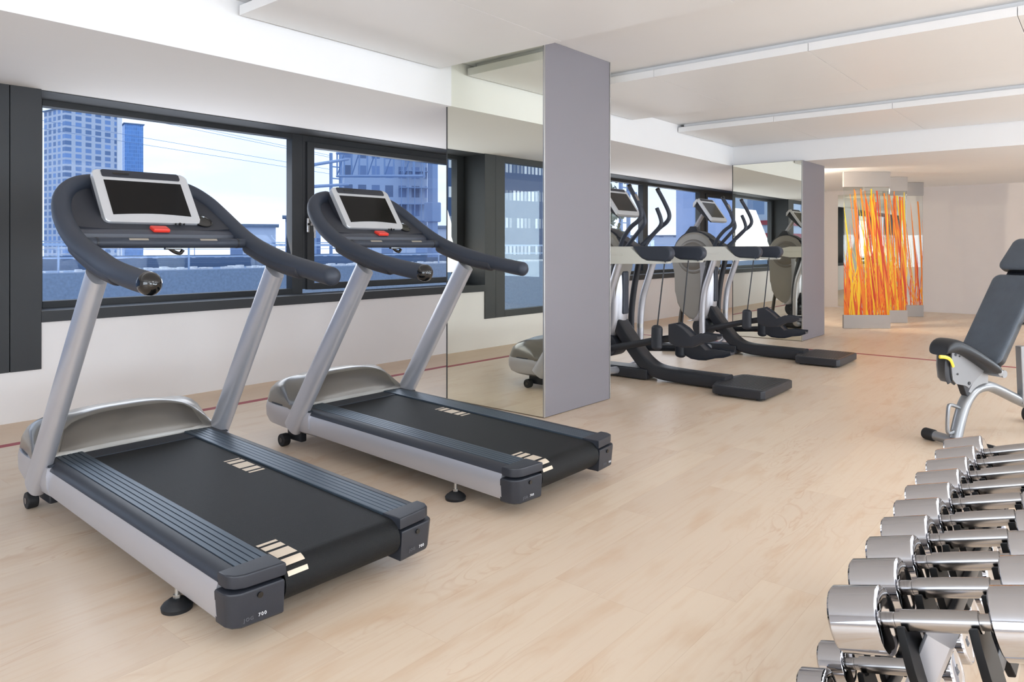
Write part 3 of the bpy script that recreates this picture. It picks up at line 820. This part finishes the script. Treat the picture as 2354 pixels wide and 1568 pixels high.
        # short fixed grip with sensor
        fx = .145
        b = new(); tube(b, [(s*fx, Y(3.085), 1.49), (s*fx, Y(3.05), 1.405), (s*fx, Y(3.045), 1.345), (s*fx, Y(3.10), 1.28), (s*.12, Y(3.21), 1.175), (s*.08, Y(3.29), 1.10)], .0175, 14, smooth=5, up=(1,0,0)); fg = obj('fixed_handle', b, 'grip_rubber', t)
        if s < 0:
          b = new(); tube(b, [(s*fx+.003, Y(3.080), 1.478), (s*fx+.003, Y(3.059), 1.425)], (.0165,.0184), 14, up=(1,0,0)); obj('pulse_sensor', b, 'chrome_soft', fg)
    # pedal beams: left raised, right low
    def pedal(s, zj, ys, ye, zf, zr, zb):
        x = s*.215
        b = new(); tube(b, [(x, Y(3.40), zb), (x, Y(2.88), zj), (x, Y(ys), (zj+zf)/2)], (.024, .03), 14, up=(0,0,1)); bm_ = obj('pedal_beam', b, 'black_metal', t)
        b = new(); cyl(b, (x-.03, Y(3.38), zb+.01), (1,0,0), .06, .04, 20, .006); obj('beam_pivot', b, 'dark_plastic', bm_)
        b = new(); tube(b, [(x-.035*1, Y(2.875), zj-.05), (x-.035, Y(2.87), zj+.10)], (.05, .028), 16, up=(1,0,0), rnd=.03); obj('link_cover', b, 'dark_plastic', bm_)
        b = new(); tube(b, [(x-.035, Y(2.87), zj+.10), (x-.035, Y(2.80), 1.03)], .006, 8); obj('link_rod', b, 'black_metal', bm_)
        # foot plate: high toe cup in front, flat tail
        b = new(); L = ye-ys
        secs = [(ys+.012, zf+.085, zf-.06, .055), (ys-.05, zf+.10, zf-.085, .062), (ys-.12, zf+.06, zf-.09, .066), (ys-.19, zf+.0, zf-.085, .066), (ys-.27, zr+.02, zr-.055, .062), (ys-.34, zr+.012, zr-.045, .054), (ys-.40, zr+.012, zr-.02, .048)]
        rings = []
        for y, zt, zb_, hw in secs:
            rings.append([(x-hw, Y(y), zb_+.02), (x-hw*1.03, Y(y), zt), (x-hw*.9, Y(y), zt+.004), (x-hw*.86, Y(y), zt-.012), (x+hw*.86, Y(y), zt-.012), (x+hw*.9, Y(y), zt+.004), (x+hw*1.03, Y(y), zt), (x+hw, Y(y), zb_+.02), (x+hw*.8, Y(y), zb_), (x-hw*.8, Y(y), zb_)])
        loft(b, rings); obj('pedal', b, 'dark_plastic', t, sharp=40)
    pedal(-1, .375, 2.745, 2.35, .43, .445, .25)
    pedal(1, .262, 2.82, 2.42, .27, .265, .22)
    b = new(); cyl(b, (-.20, Y(3.45), .27), (1, 0, 0), .40, .03, 20); cyl(b, (-.10, Y(3.45), .27), (1,0,0), .20, .10, 28, .01); obj('crank', b, 'dark_plastic', t)
    return t
el = make_elliptical()
el.location = (5.585, 2.75, 0); el['label'] = 'nearer elliptical trainer, partly hidden behind the near mirror column'
dup(el, (7.50, 2.75, 0), 0, 'farther elliptical trainer, in front of the far mirror column')

# ------------------------------------------------------------------ dumbbells and rack
TL = math.radians(16.7)
AX = Vector((0, -math.cos(TL), math.sin(TL)))       # along the dumbbell towards the back of the rack
UPV = Vector((0, math.sin(TL), math.cos(TL)))
INL = .145
def make_dumbbell(X, Y, Z, r, hl, label, grp, dist=None):
    """(X,Y,Z) = inner face of the front head; origin at that point's axis"""
    t = thing('dumbbell', label, 'dumbbell', (X, Y, Z), group=grp)
    def head(o, d):
        b = new(); e = .0045
        lathe(b, [(0, r-.018), (.0, r-.010), (.0015, r-.007), (e*.4, r-e*.8), (e, r), (hl-e, r), (hl-e*.3, r-e*.5), (hl, r-e*1.4), (hl-.001, r-.011), (hl-.002, r-.0125), (hl-.002, .002)], o, d, 48)
        return b
    hd = obj('head', head((0,0,0), -AX), 'chrome', t); hd2 = obj('head', head(tuple(AX*INL), AX), 'chrome', t)
    b = new()
    lathe(b, [(0, .0115), (.0095, .0115), (.010, .0108), (.0105, .0115), (.0195, .0115), (.020, .0152), (.045, .0156), (INL/2, .0159), (INL-.045, .0156), (INL-.020, .0152), (INL-.0195, .0115), (INL, .0115)], (0,0,0), tuple(AX), 32)
    obj('handle', b, 'chrome_soft', t, label='satin chrome grip')
    return t, hd2
pos_words = ['frontmost dumbbell of the upper row, nearest the camera', 'second dumbbell of the upper row, counted from the camera', 'third dumbbell of the upper row, counted from the camera', 'fourth dumbbell of the upper row, counted from the camera', 'fifth dumbbell of the upper row, counted from the camera', 'fifth dumbbell of the upper row, counted from the bench end', 'fourth dumbbell of the upper row, counted from the bench end', 'third dumbbell of the upper row, counted from the bench end', 'second dumbbell of the upper row, next to the one nearest the bench', 'last dumbbell of the upper row, nearest the bench']
X0, DX, YT, ZT = 1.232, .1288, .2665, .577
def engrave(t, hd2, r, hl, s):
    # weight figure on the rear face
    zx = Vector((1,0,0)); yx = UPV; nx = AX
    Mx = Matrix(((-1, 0, 0), (0, yx.y, nx.y), (0, yx.z, nx.z))).to_4x4()
    Mx = Matrix(((1*-1, 0, 0, 0), (0, yx.y, nx.y, 0), (0, yx.z, nx.z, 0), (0, 0, 0, 1)))
    o = AX*(INL+hl-.0018)
    w = .5*.02*len(s)*.62
    text_mesh('weight_figure', s, .022, 'marking_grey', hd2, Matrix.Translation(o+Vector((w, 0, 0))) @ Mx @ Matrix.Translation((0, -.007, 0)), extrude=.0004, font_space=1.0)
for i in range(10):
    r = [.0495, .0470, .0462][i] if i < 3 else .0455+.0003*i
    make_dumbbell(X0+DX*i, YT-.004, ZT-(.005 if i == 0 else .002), r, min(.097, .078+.0034*i), 'chrome '+pos_words[i], 'chrome dumbbells on the upper rack tier')
low_words = ['frontmost dumbbell of the lower row, cut off by the picture edge', 'second dumbbell of the lower row, under the frontmost upper dumbbell']
LX0, LY, LZ = 1.478, .415, .281
for i in range(9):
    lab = 'chrome '+(low_words[i] if i < 2 else 'dumbbell of the lower row, %s from the front, mostly hidden below the upper row' % ['third','fourth','fifth','sixth','seventh','eighth','ninth'][i-2])
    r = .042-.0003*i
    t, h2 = make_dumbbell(LX0+DX*i, LY, LZ, r, .056, lab, 'chrome dumbbells on the lower rack tier')
    if i in (1, 2): engrave(t, h2, r, .056, '20')

def make_rack():
    t = thing('dumbbell_rack', 'grey steel two tier dumbbell rack with black saddles, at the right edge', 'rack', (1.75, .25, 0))
    o = Vector((1.75, .25, 0))
    def L(p): return tuple(Vector(p)-o)
    # leaning end posts with feet
    for X in (1.268, 2.455):
        b = new()
        pts = [Vector((X, .366, .03)), Vector((X, .366-.32*.53, .56))]
        d = (pts[1]-pts[0]).normalized()
        tube(b, [L(p) for p in pts], (.034, .020), 16, up=(0, 1, 0), sq=7)
        obj('post', b, 'silver_paint', t)
        b = new(); tube(b, [L((X, .56, .028)), L((X, -.10, .028))], (.03, .026), 12, sq=6, rnd=.01); f = obj('foot_bar', b, 'silver_paint', t)
        for zz in (.40, .55):
            b = new(); cyl(b, L((X-.033, .366-.32*(zz-.13), zz-.10)), (-1, 0, 0), .012, .013, 6)
            obj('bolt', b, 'zinc', t)
    # rails and saddles for both tiers
    for (xs, yj, zj, n, tier) in ((X0, YT, ZT, 10, 0), (LX0, LY, LZ, 9, 1)):
        J = Vector((0, yj, zj))
        for k in (.030, .115):
            c = J+AX*k-UPV*.085
            b = new(); tube(b, [L((1.268 if tier == 0 else xs-.045, c.y, c.z)), L((xs+DX*(n-1)+.07, c.y, c.z))], (.010, .013), 12, up=tuple(UPV), sq=5)
            obj('rail', b, 'black_metal', t)
        for i in range(n):
            b = new()
            for k in (.024, INL-.024):                # saddle cheeks, a cradle arch each
                c = J+AX*k
                P = [(-.036, -.030), (-.030, -.005), (-.0215, -.006), (-.0200, -.0165), (0, -.0225), (.0200, -.0165), (.0215, -.006), (.030, -.005), (.036, -.030), (.040, -.065), (.038, -.10), (.026, -.125), (-.026, -.125), (-.038, -.10), (-.040, -.065)]
                q = new(); prism(q, P, 1, -.006, .006, .0015, 1)
                mt = Matrix(((1,0,0,0), (0,AX.y,UPV.y,0), (0,AX.z,UPV.z,0), (0,0,0,1)))
                q.transform(Matrix.Translation(Vector(L((xs+DX*i, c.y, c.z)))) @ mt); merge(b, q)
            obj('saddle', b, 'saddle_plastic', t)
        # front lip of the tier
        c = J-AX*.070-UPV*.062
        b = new(); q = new(); box(q, .05 if tier == 0 else -.05, DX*(n-1)+.06, -.004, .004, -.02, .02, .003)
        q.transform(Matrix.Translation(Vector(L((xs, c.y, c.z))))); merge(b, q)
        if tier == 0: pass
        obj('tier_lip', b, 'hood_dark', t)
    return t
make_rack()

# ------------------------------------------------------------------ weight bench
def make_bench():
    """local +X = towards the back of the bench, +Y = away from camera; origin at the front foot"""
    t = thing('weight_bench', 'adjustable weight bench with dark padded back and seat on a silver frame', 'weight bench', (4.80, .68, 0), math.atan2(-.51, .86))
    b = new(); tube(b, [(0, -.20, .034), (0, .15, .034)], .028, 16); ft = obj('foot_bar', b, 'bench_metal', t)
    for s, y in ((1, .15), (-1, -.20)):
        b = new(); tube(b, [(0, y-.012*s, .034), (0, y+.045*s, .034)], .034, 18, rnd=.014); obj('rubber_end', b, 'rubber', ft)
    b = new(); tube(b, [(.0, 0, .05), (.035, 0, .16), (.075, 0, .25), (.14, 0, .315), (.23, 0, .335), (.32, 0, .315), (.60, 0, .20), (1.0, 0, .07)], (.030, .036), 20, smooth=5, up=(0,1,0)); obj('main_tube', b, 'bench_metal', t)
    b = new(); tube(b, [(1.0, -.25, .05), (1.0, .25, .05)], .03, 16); obj('rear_bar', b, 'bench_metal', t)
    for y in (-.27, .27):
        b = new(); cyl(b, (1.0, y-.02, .055), (0, 1, 0), .04, .055, 24, .006); obj('wheel', b, 'rubber', t)
    b = new(); tube(b, [(.03, 0, .225), (-.035, 0, .245), (-.055, 0, .225), (-.062, 0, .11), (-.045, 0, .085), (.012, 0, .10)], .0105, 10, smooth=4, up=(0,1,0)); obj('carry_handle', b, 'bench_metal', t)
    # seat post gusset and bracket
    b = new(); prism(b, [(.10, .30), (.16, .345), (.235, .345), (.235, .47), (.215, .47), (.13, .40), (.075, .315)], 1, -.022, .022, .004, 1); obj('gusset', b, 'bench_metal', t)
    b = new(); P = [(-.085, .575), (-.09, .47), (-.08, .40), (-.055, .375), (.02, .36), (.045, .345), (.06, .36), (.17, .44), (.185, .46), (.17, .478), (-.02, .575)]
    pl = new()
    for y in (-.045, .045): prism(pl, P, 1, y-.004, y+.004)
    pb = obj('seat_bracket', pl, 'bracket_metal', t)
    b = new()
    for x, z, r in ((-.06, .54, .008), (-.03, .53, .005), (-.045, .43, .006), (.045, .372, .010), (.14, .46, .005)): cyl(b, (x, -.052, z), (0, 1, 0), .006, r, 12)
    obj('bracket_bolt', b, 'black_metal', pb)
    b = new(); tube(b, [(-.092, -.035, .53), (-.102, -.035, .49), (-.102, -.035, .42), (-.085, -.035, .385)], (.022, .006), 10, smooth=4, up=(0,1,0)); obj('seat_guide', b, 'black_metal', pb)
    b = new(); tube(b, [(-.085, -.056, .475), (-.11, -.058, .515), (-.15, -.060, .532), (-.195, -.060, .537)], (.006, .010), 10, smooth=4); obj('adjust_lever', b, 'yellow_plastic', t, label='yellow adjusting lever')
    b = new(); prism(b, [(.03, .365), (.10, .39), (.13, .345), (.095, .27), (.06, .30)], 1, -.02, .02, .003, 1); obj('pivot_block', b, 'black_metal', t)
    # seat pad: rounded nose, inclined
    b = new(); rings = []
    secs = [(-.135, .548, .045, .012), (-.13, .565, .060, .028), (-.11, .580, .068, .038), (-.07, .588, .078, .040), (-.02, .575, .090, .038), (.04, .545, .105, .036), (.10, .510, .118, .034), (.16, .475, .125, .034), (.20, .450, .125, .030), (.215, .440, .118, .020)]
    for x, z, hw, th in spline(secs, 3):
        ring = []
        for k in range(20):
            a = 2*PI*k/20; ca, sa = math.cos(a), math.sin(a)
            ring.append((x+.25*th*sa, hw*math.copysign(abs(ca)**.55, ca), z+th*math.copysign(abs(sa)**.7, sa)))
        rings.append(ring)
    loft(b, rings); obj('seat_pad', b, 'black_leather', t, sharp=80)
    # back pads
    ang = math.radians(57)
    Mx = Matrix.Translation((.205, 0, .455)) @ Matrix.Rotation(-ang, 4, 'Y')      # local x runs up the pad
    def pad(x0, x1, w0, w1, th, m, nm):
        b = new(); q = new()
        def ring(z, d):
            P = []; r = .045-d*.5
            for cx, sy, a0 in ((x1-d-r, 1, 0), (x0+d+r, 1, PI/2), (x0+d+r, -1, PI), (x1-d-r, -1, 3*PI/2)):
                w_ = (w1 if a0 in (0, 3*PI/2) else w0)-d-r
                for k in range(9):
                    a = a0+PI/2*k/8; P.append((cx+r*math.cos(a), sy*w_+r*math.sin(a), z))
            return P
        loft(q, [ring(z, d) for z, d in ((.040, .0005), (.045, .003), (.051, .009), (.0545, .018), (.056, .034))])
        q.transform(Mx); merge(b, q)
        top = obj(nm, b, m, t)
        b = new(); q = new(); loft(q, [ring(z, d) for z, d in ((0, .016), (.004, .006), (.012, .001), (.022, 0), (.036, 0), (.0405, .0005))])
        q.transform(Mx); merge(b, q); obj('pad_side', b, 'black_leather', top, label='black side band of the pad')
        return top
    bp = pad(0, .60, .135, .135, .055, 'pad_leather', 'back_pad')
    hp = pad(.635, .86, .135, .115, .055, 'pad_leather', 'head_pad')
    b = new(); q = new(); box(q, .02, .84, -.10, .10, -.022, -.001, .004); q.transform(Mx); merge(b, q); obj('pad_board', b, 'black_metal', t)
    b = new(); q = new(); box(q, .0, .84, -.02, .02, -.06, -.02, .006); q.transform(Mx); merge(b, q); obj('back_beam', b, 'bench_metal', t)
    b = new(); tube(b, [(.215, -.11, .43), (.215, .11, .43)], .020, 16, rnd=.004); tube(b, [(.26, -.10, .42), (.26, .05, .42)], .022, 16); obj('hinge_tube', b, 'bench_metal', t)
    b = new(); tube(b, [(.52, -.02, .22), (.50, -.02, .56)], (.02, .02), 12, up=(0,1,0), sq=6); obj('prop_post', b, 'bench_metal', t)
    b = new(); tube(b, [(.44, .0, .70), (.44, -.20, .70)], .011, 12); tube(b, [(.44, -.19, .70), (.44, -.225, .70)], .019, 14, rnd=.006); obj('adjust_knob', b, 'zinc', t)
    return t
make_bench()

# ------------------------------------------------------------------ outside
def ext(name, bm, m, label, cat, grp=None, **k):
    o = obj(name, bm, m, **k); tag(o, label, cat, grp); return o
b = new(); box(b, -140, 320, 6.6, 420, -6.2, -6.0); o = struct('ground_outside', b, 'exterior_concrete'); o.name = 'ground'
# railway embankment: near retaining wall, ballast, second wall
b = new(); box(b, -16, 120, 12.0, 12.4, -6, .75); struct('retaining_wall', b, 'exterior_concrete')
b = new(); box(b, -16, 120, 12.4, 34.0, -6, .72); struct('railway_bed', b, 'ballast')
for k, (y, z) in enumerate(((13.2, .72), (17.5, .72), (24.0, .72))):
    b = new(); rg = random.Random(k)
    for i in range(1300):
        x = rg.uniform(-14, 46); s = rg.uniform(.02, .06); yy = y+rg.gauss(0, .12)
        box(b, x-s, x+s, yy-s, yy+s, z, z+s*rg.uniform(.5, 1.2))
    o = ext('ballast_ridge', b, 'white_ballast', 'pale loose stones heaped in a line along the railway track %s' % ['nearest the window', 'in the middle', 'farthest off'][k], 'stones'); o['kind'] = 'stuff'
for k, y in enumerate((14.6, 16.05, 19.2, 20.65, 26.0, 27.45)):
    b = new(); box(b, -16, 120, y-.035, y+.035, .722, .82); box(b, -16, 120, y-.07, y+.07, .722, .74)
    ext('rail', b, 'rail_steel', 'dark steel railway rail running past the window, rail %s from the glass' % ['first','second','third','fourth','fifth','sixth'][k], 'rail', 'railway rails outside')
def fence(y, z0, z1, x0, x1, step, label):
    t = thing('track_fence', label, 'fence', ((x0+x1)/2, y, z0)); cx = (x0+x1)/2
    n = int((x1-x0)/step)
    b = new(); box(b, x0-cx, x1-cx, -.015, .015, z1-z0-.04, z1-z0); box(b, x0-cx, x1-cx, -.01, .01, (z1-z0)*.5-.012, (z1-z0)*.5+.012); obj('handrail', b, 'fence_metal', t)
    for k in range(n+1):
        b = new(); x = x0+k*step-cx; box(b, x-.012, x+.012, -.012, .012, 0, z1-z0-.02); obj('fence_post', b, 'fence_metal', t)
fence(12.2, .75, 1.2, -16, 30, 2.0, 'light metal railing on top of the concrete wall just outside the window')
fence(30.0, .72, 1.36, -15, 75, 3.0, 'light metal railing on the far side of the railway tracks')
# towers
def bx(x0, x1, y0, y1, z0, z1): b = new(); box(b, x0, x1, y0, y1, z0, z1); return b
def building(name, x, y, w, d, h, m, label, rot=0, cat='building', roof=True, z0=-6):
    t = thing(name, label, cat, (x, y, z0), rot)
    obj('block', bx(0, w, 0, d, 0, h-z0), m, t)
    if roof: obj('roof', bx(-.3, w+.3, -.3, d+.3, h-z0, h-z0+.25), 'exterior_concrete', t)
    return t
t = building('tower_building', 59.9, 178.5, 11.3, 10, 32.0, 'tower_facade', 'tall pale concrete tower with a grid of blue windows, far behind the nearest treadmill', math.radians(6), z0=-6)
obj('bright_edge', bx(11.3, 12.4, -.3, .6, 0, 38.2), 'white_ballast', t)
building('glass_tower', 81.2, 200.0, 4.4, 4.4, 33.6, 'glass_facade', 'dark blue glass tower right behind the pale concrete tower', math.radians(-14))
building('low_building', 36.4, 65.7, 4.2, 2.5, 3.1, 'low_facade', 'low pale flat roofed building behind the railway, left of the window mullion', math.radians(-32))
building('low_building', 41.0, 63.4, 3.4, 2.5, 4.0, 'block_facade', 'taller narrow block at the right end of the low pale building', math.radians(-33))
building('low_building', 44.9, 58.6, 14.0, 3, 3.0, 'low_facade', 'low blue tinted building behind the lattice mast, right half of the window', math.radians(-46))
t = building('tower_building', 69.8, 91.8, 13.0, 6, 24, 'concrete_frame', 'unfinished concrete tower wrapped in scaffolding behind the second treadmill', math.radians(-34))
for s in range(12):
    b = new(); z = 6+s*2.6; box(b, 8.5, 13.0, -1.6, -.2, z, z+.12); obj('scaffold_deck', b, 'catenary_steel', t)
b = new()
for s in range(5): box(b, 8.6+s*1.05, 8.72+s*1.05, -1.6, -1.48, 0, 36)
obj('scaffold_pole', b, 'catenary_steel', t)
# catenary mast and portal beams
t = thing('catenary_mast', 'steel railway mast with insulators, at the right of the second window', 'mast', (17.9, 18.5, .72))
b = new(); box(b, -.13, .13, -.13, .13, 0, 6.2); obj('mast_post', b, 'catenary_steel', t)
b = new(); box(b, -.22, .22, -.22, .22, 1.3, 2.0, .04); obj('mast_box', b, 'catenary_steel', t)
def truss(name, A, B, hgt, n, label):
    A = Vector(A); B = Vector(B)
    t = thing(name, label, 'gantry', tuple((A+B)/2)); m = (A+B)/2
    b = new(); up = Vector((0,0,1))
    for z in (0, hgt): tube(b, [tuple(A-m+up*z), tuple(B-m+up*z)], .06, 6)
    for k in range(n+1):
        p = A+(B-A)*k/n-m; tube(b, [tuple(p), tuple(p+up*hgt)], .035, 6)
        if k < n and k % 2 == 0:
            q = A+(B-A)*(k+1)/n-m; tube(b, [tuple(p), tuple(q+up*hgt)], .025, 6)
    obj('lattice', b, 'catenary_steel', t); return t
def F(u, v, D):                               # planning helper: point at depth D along a sight direction (metres)
    a = math.radians(50.34); f = 1657.
    fx, fy, rx, ry = math.sin(a), math.cos(a), math.cos(a), -math.sin(a)
    k = (u-1177)/f; return Vector((D*(fx+rx*k), D*(fy+ry*k), H+D*(566.8-v)/f))
truss('railway_gantry', F(775, 405, 30), F(975, 405, 24), .95, 10, 'lattice gantry beam spanning the railway in front of the unfinished tower')
tm_ = thing('railway_gantry', 'twin steel lattice posts standing left of the unfinished tower', 'gantry', tuple(F(772, 567, 31))) 
b = new()
for dx in (-.25, .25): box(b, dx-.05, dx+.05, -.05, .05, -.9, 4.0)
for k in range(9): box(b, -.25, .25, -.03, .03, -.6+k*.5, -.55+k*.5)
obj('lattice', b, 'catenary_steel', tm_)
G0 = Vector(tm_.location)
for v0, v1, nm in ((382, 366, 'upper'), (430, 424, 'lower')):
    A = F(700, v0, 22)-G0; B = F(800, v1, 29)-G0; b = new(); tube(b, [tuple(A), tuple(B)], .055, 8)
    obj('cross_arm', b, 'catenary_steel', tm_)
b = new()
for dz in (0, .35, 1.3, 1.45, 2.6, 2.75):
    A = F(60, 290, 30)+Vector((0,0,dz)); B = F(760, 400, 34)+Vector((0,0,dz*.6)); tube(b, [tuple(A-G0), tuple(B-G0)], .009, 5)
obj('overhead_wires', b, 'catenary_steel', tm_, label='thin overhead wires crossing the sky')
# beyond the elliptical side windows
t = thing('catenary_mast', 'twin steel railway mast seen past the near mirror column', 'mast', tuple(F(1436, 567, 29.4)+Vector((0,0,-.43))))
b = new()
for dx in (-.3, .3): box(b, dx-.06, dx+.06, -.06, .06, 0, 4.6)
for k in range(12): box(b, -.3, .3, -.03, .03, .3+k*.36, .34+k*.36)
box(b, -1.3, 1.3, -.05, .05, 3.9, 4.05); box(b, -.9, .9, -.05, .05, 2.6, 2.7)
obj('mast_lattice', b, 'catenary_steel', t)
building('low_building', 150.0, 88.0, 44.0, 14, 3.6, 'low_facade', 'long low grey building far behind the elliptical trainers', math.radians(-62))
b = new(); rings = []; rg = random.Random(5)
V = []
base = [(F(1400+k*16, 567, 420)) for k in range(46)]
hts = [4+26*max(0, (k-8)/22)**1.1 if k < 30 else 34-.6*(k-30) for k in range(46)]
rings = []
for p, h in zip(base, hts):
    d = Vector((p.x, p.y, 0)).normalized()
    rings.append([(p.x, p.y, -6), (p.x+d.x*6, p.y+d.y*6, h*.55+1), (p.x+d.x*30, p.y+d.y*30, h+1+rg.uniform(-.6, .6)), (p.x+d.x*90, p.y+d.y*90, -6)])
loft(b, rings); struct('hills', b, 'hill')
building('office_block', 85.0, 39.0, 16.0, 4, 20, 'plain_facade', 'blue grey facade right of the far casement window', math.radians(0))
# buildings to the left, seen in the mirrors
t = building('office_building', -150, 84.0, 110, 12, 34, 'dark_facade', 'dark blue office building with bright window rows, seen in the near mirror', math.radians(10))
t = building('office_building', -36, 17.0, 6, 6, 14, 'low_facade', 'pale building with two red balcony bands, seen in the far mirror', 0)
for z in (7.75, 8.6): obj('balcony_band', bx(-.1, 6.1, -.1, 6.1, z, z+.3), 'red_tape', t, label='red balcony band')
# garden trees outside the far end
def tree(x, y, h, seed, label):
    t = thing('tree', label, 'tree', (x, y, -6), group='garden trees outside the far windows'); rg = random.Random(seed)
    b = new(); tube(b, [(0,0,0), (.2,.1,3), (.1,0,6.2)], .16, 8, smooth=2); obj('trunk', b, 'bark', t)
    b = new()
    for k in range(2600):
        a = rg.uniform(0, 2*PI); q = rg.uniform(0, 1)**.5*.85; z = 6+rg.uniform(0, h-1); c = Vector((q*math.cos(a), q*math.sin(a), z)); s = rg.uniform(.03, .07)
        n = Vector((rg.uniform(-1,1), rg.uniform(-1,1), rg.uniform(-.3,1))).normalized(); u = n.orthogonal()*s; v = n.cross(u)*.6
        b.faces.new([b.verts.new(c+w) for w in (u, v, -u, -v)])
    obj('crown', b, 'leaf', t)
tree(9.0, 7.35, 3.4, 1, 'green leafy tree outside the windows, seen in the wall mirror, nearer the column')
tree(10.95, 7.5, 3.6, 2, 'green leafy tree outside the windows, seen in the wall mirror, nearer the far wall')

# ------------------------------------------------------------------ light
W = bpy.data.worlds.new('sky'); S.world = W; W.use_nodes = True
n = W.node_tree.nodes; l = W.node_tree.links; bg = n['Background']
tc = n.new('ShaderNodeTexCoord'); mp = n.new('ShaderNodeMapping'); mp.inputs['Scale'].default_value = (1.2, 1.2, 6)
nz = n.new('ShaderNodeTexNoise'); nz.inputs['Scale'].default_value = 2.2; nz.inputs['Detail'].default_value = 6
l.new(tc.outputs['Generated'], mp.inputs[0]); l.new(mp.outputs[0], nz.inputs['Vector'])
rp = n.new('ShaderNodeValToRGB'); rp.color_ramp.elements[0].position = .38; rp.color_ramp.elements[0].color = (.70,.79,.96,1)
rp.color_ramp.elements[1].position = .62; rp.color_ramp.elements[1].color = (.92,.95,1,1)
l.new(nz.outputs['Fac'], rp.inputs[0]); l.new(rp.outputs[0], bg.inputs['Color'])
bg.inputs['Strength'].default_value = 1.45
def area(name, loc, rot, sx, sy, e, col=(1,1,1), parent=None):
    d = bpy.data.lights.new(name, 'AREA'); d.shape = 'RECTANGLE'; d.size = sx; d.size_y = sy; d.energy = e; d.color = col
    o = bpy.data.objects.new(name, d); C.objects.link(o); o.location = loc; o.rotation_euler = rot
    if parent: o.parent = parent
    return o
WARM = (1, .93, .86); NEU = (.91, .955, 1)
words = ['at the left end', 'second from the left end', 'in the middle', 'second from the far end', 'at the far end']
for k, x in enumerate((-1.2, 1.6, 4.4, 7.2, 10.6)):
    z = CEI if x < 9 else SOF
    t = thing('fill_light', 'added flat fill light panel on the ceiling behind the picture edge, '+words[k], 'fill light', (x, -1.75 if k else -1.9, z-.05), group='added fill lights outside the picture')
    b = new(); box(b, -.62, .62, -.92, .92, .0, .049, .004); obj('housing', b, 'lamp_body', t)
    area('lamp', (0, 0, -.004), (0, 0, 0), 1.2, 1.8, 27 if x < 9 else 16, NEU, t)  # unseen lamps added out of frame to brighten the room
# unseen fill lamps added along the closed back wall to lift the ceiling
for x in (-1.2, 2.4, 6.0, 9.6):
    area('fill_rear', (x, YB+.06, 1.35), (math.radians(122), 0, 0), 2.6, 1.7, 175, (.75, .875, 1))
area('side_lamp', (XL+.06, .2, 1.4), (math.radians(90), 0, math.radians(-90)), 4.0, 1.7, 95, (.75, .875, 1))  # unseen lamp against the closed near wall, no window there
# warm lamps added outside the panes, tilted up to brighten the soffit
for x, w in ((2.8, 2.1), (4.9, 1.7), (9.4, 1.9), (11.5, 1.9)):
    area('soffit_fill', (x, 5.98, 1.42), (math.radians(-112), 0, 0), w, 1.2, 16, (1, .94, .87))
# warm accent spots in the low ceiling beyond the far column
def spot(loc, tgt, e, ang, col, size=.03, label=''):
    t = thing('ceiling_spot', label, 'spotlight', loc)
    b = new(); lathe(b, [(0, .04), (.04, .045), (.07, .03)], (0,0,0), (0,0,1), 20); obj('spot_housing', b, 'lamp_body', t)
    d = bpy.data.lights.new('spot_lamp', 'SPOT'); d.energy = e; d.spot_size = ang; d.spot_blend = .4; d.color = col; d.shadow_soft_size = size
    o = bpy.data.objects.new('spot_lamp', d); C.objects.link(o); o.parent = t; o.location = (0, 0, -.03)
    v = Vector(tgt)-Vector(loc); o.rotation_euler = v.to_track_quat('-Z', 'Y').to_euler()
    return t
spot((9.98, 3.35, 2.13), (14.4, 1.6, .9), 140, math.radians(110), (1, .86, .68), .03, 'small round ceiling spot behind the far mirror column, shining through the flame panels')
spot((12.2, 4.6, 2.13), (12.6, 3.0, 1.0), 22, math.radians(120), (1, .86, .66), .05, 'small round ceiling spot near the far windows')

# ------------------------------------------------------------------ camera
cam = bpy.data.cameras.new('camera'); co = bpy.data.objects.new('camera', cam); C.objects.link(co)
co.location = (0, 0, H); co.rotation_euler = (math.radians(90), 0, math.radians(-50.34))
cam.sensor_width = 36; cam.lens = 1657/2354*36; cam.shift_y = -(784-566.8)/2354; cam.clip_end = 1500; cam.clip_start = .05
S.camera = co
vs = S.view_settings; vs.view_transform = 'Standard'; vs.look = 'None'; vs.gamma = 1; vs.use_curve_mapping = False; vs.exposure = 0.25
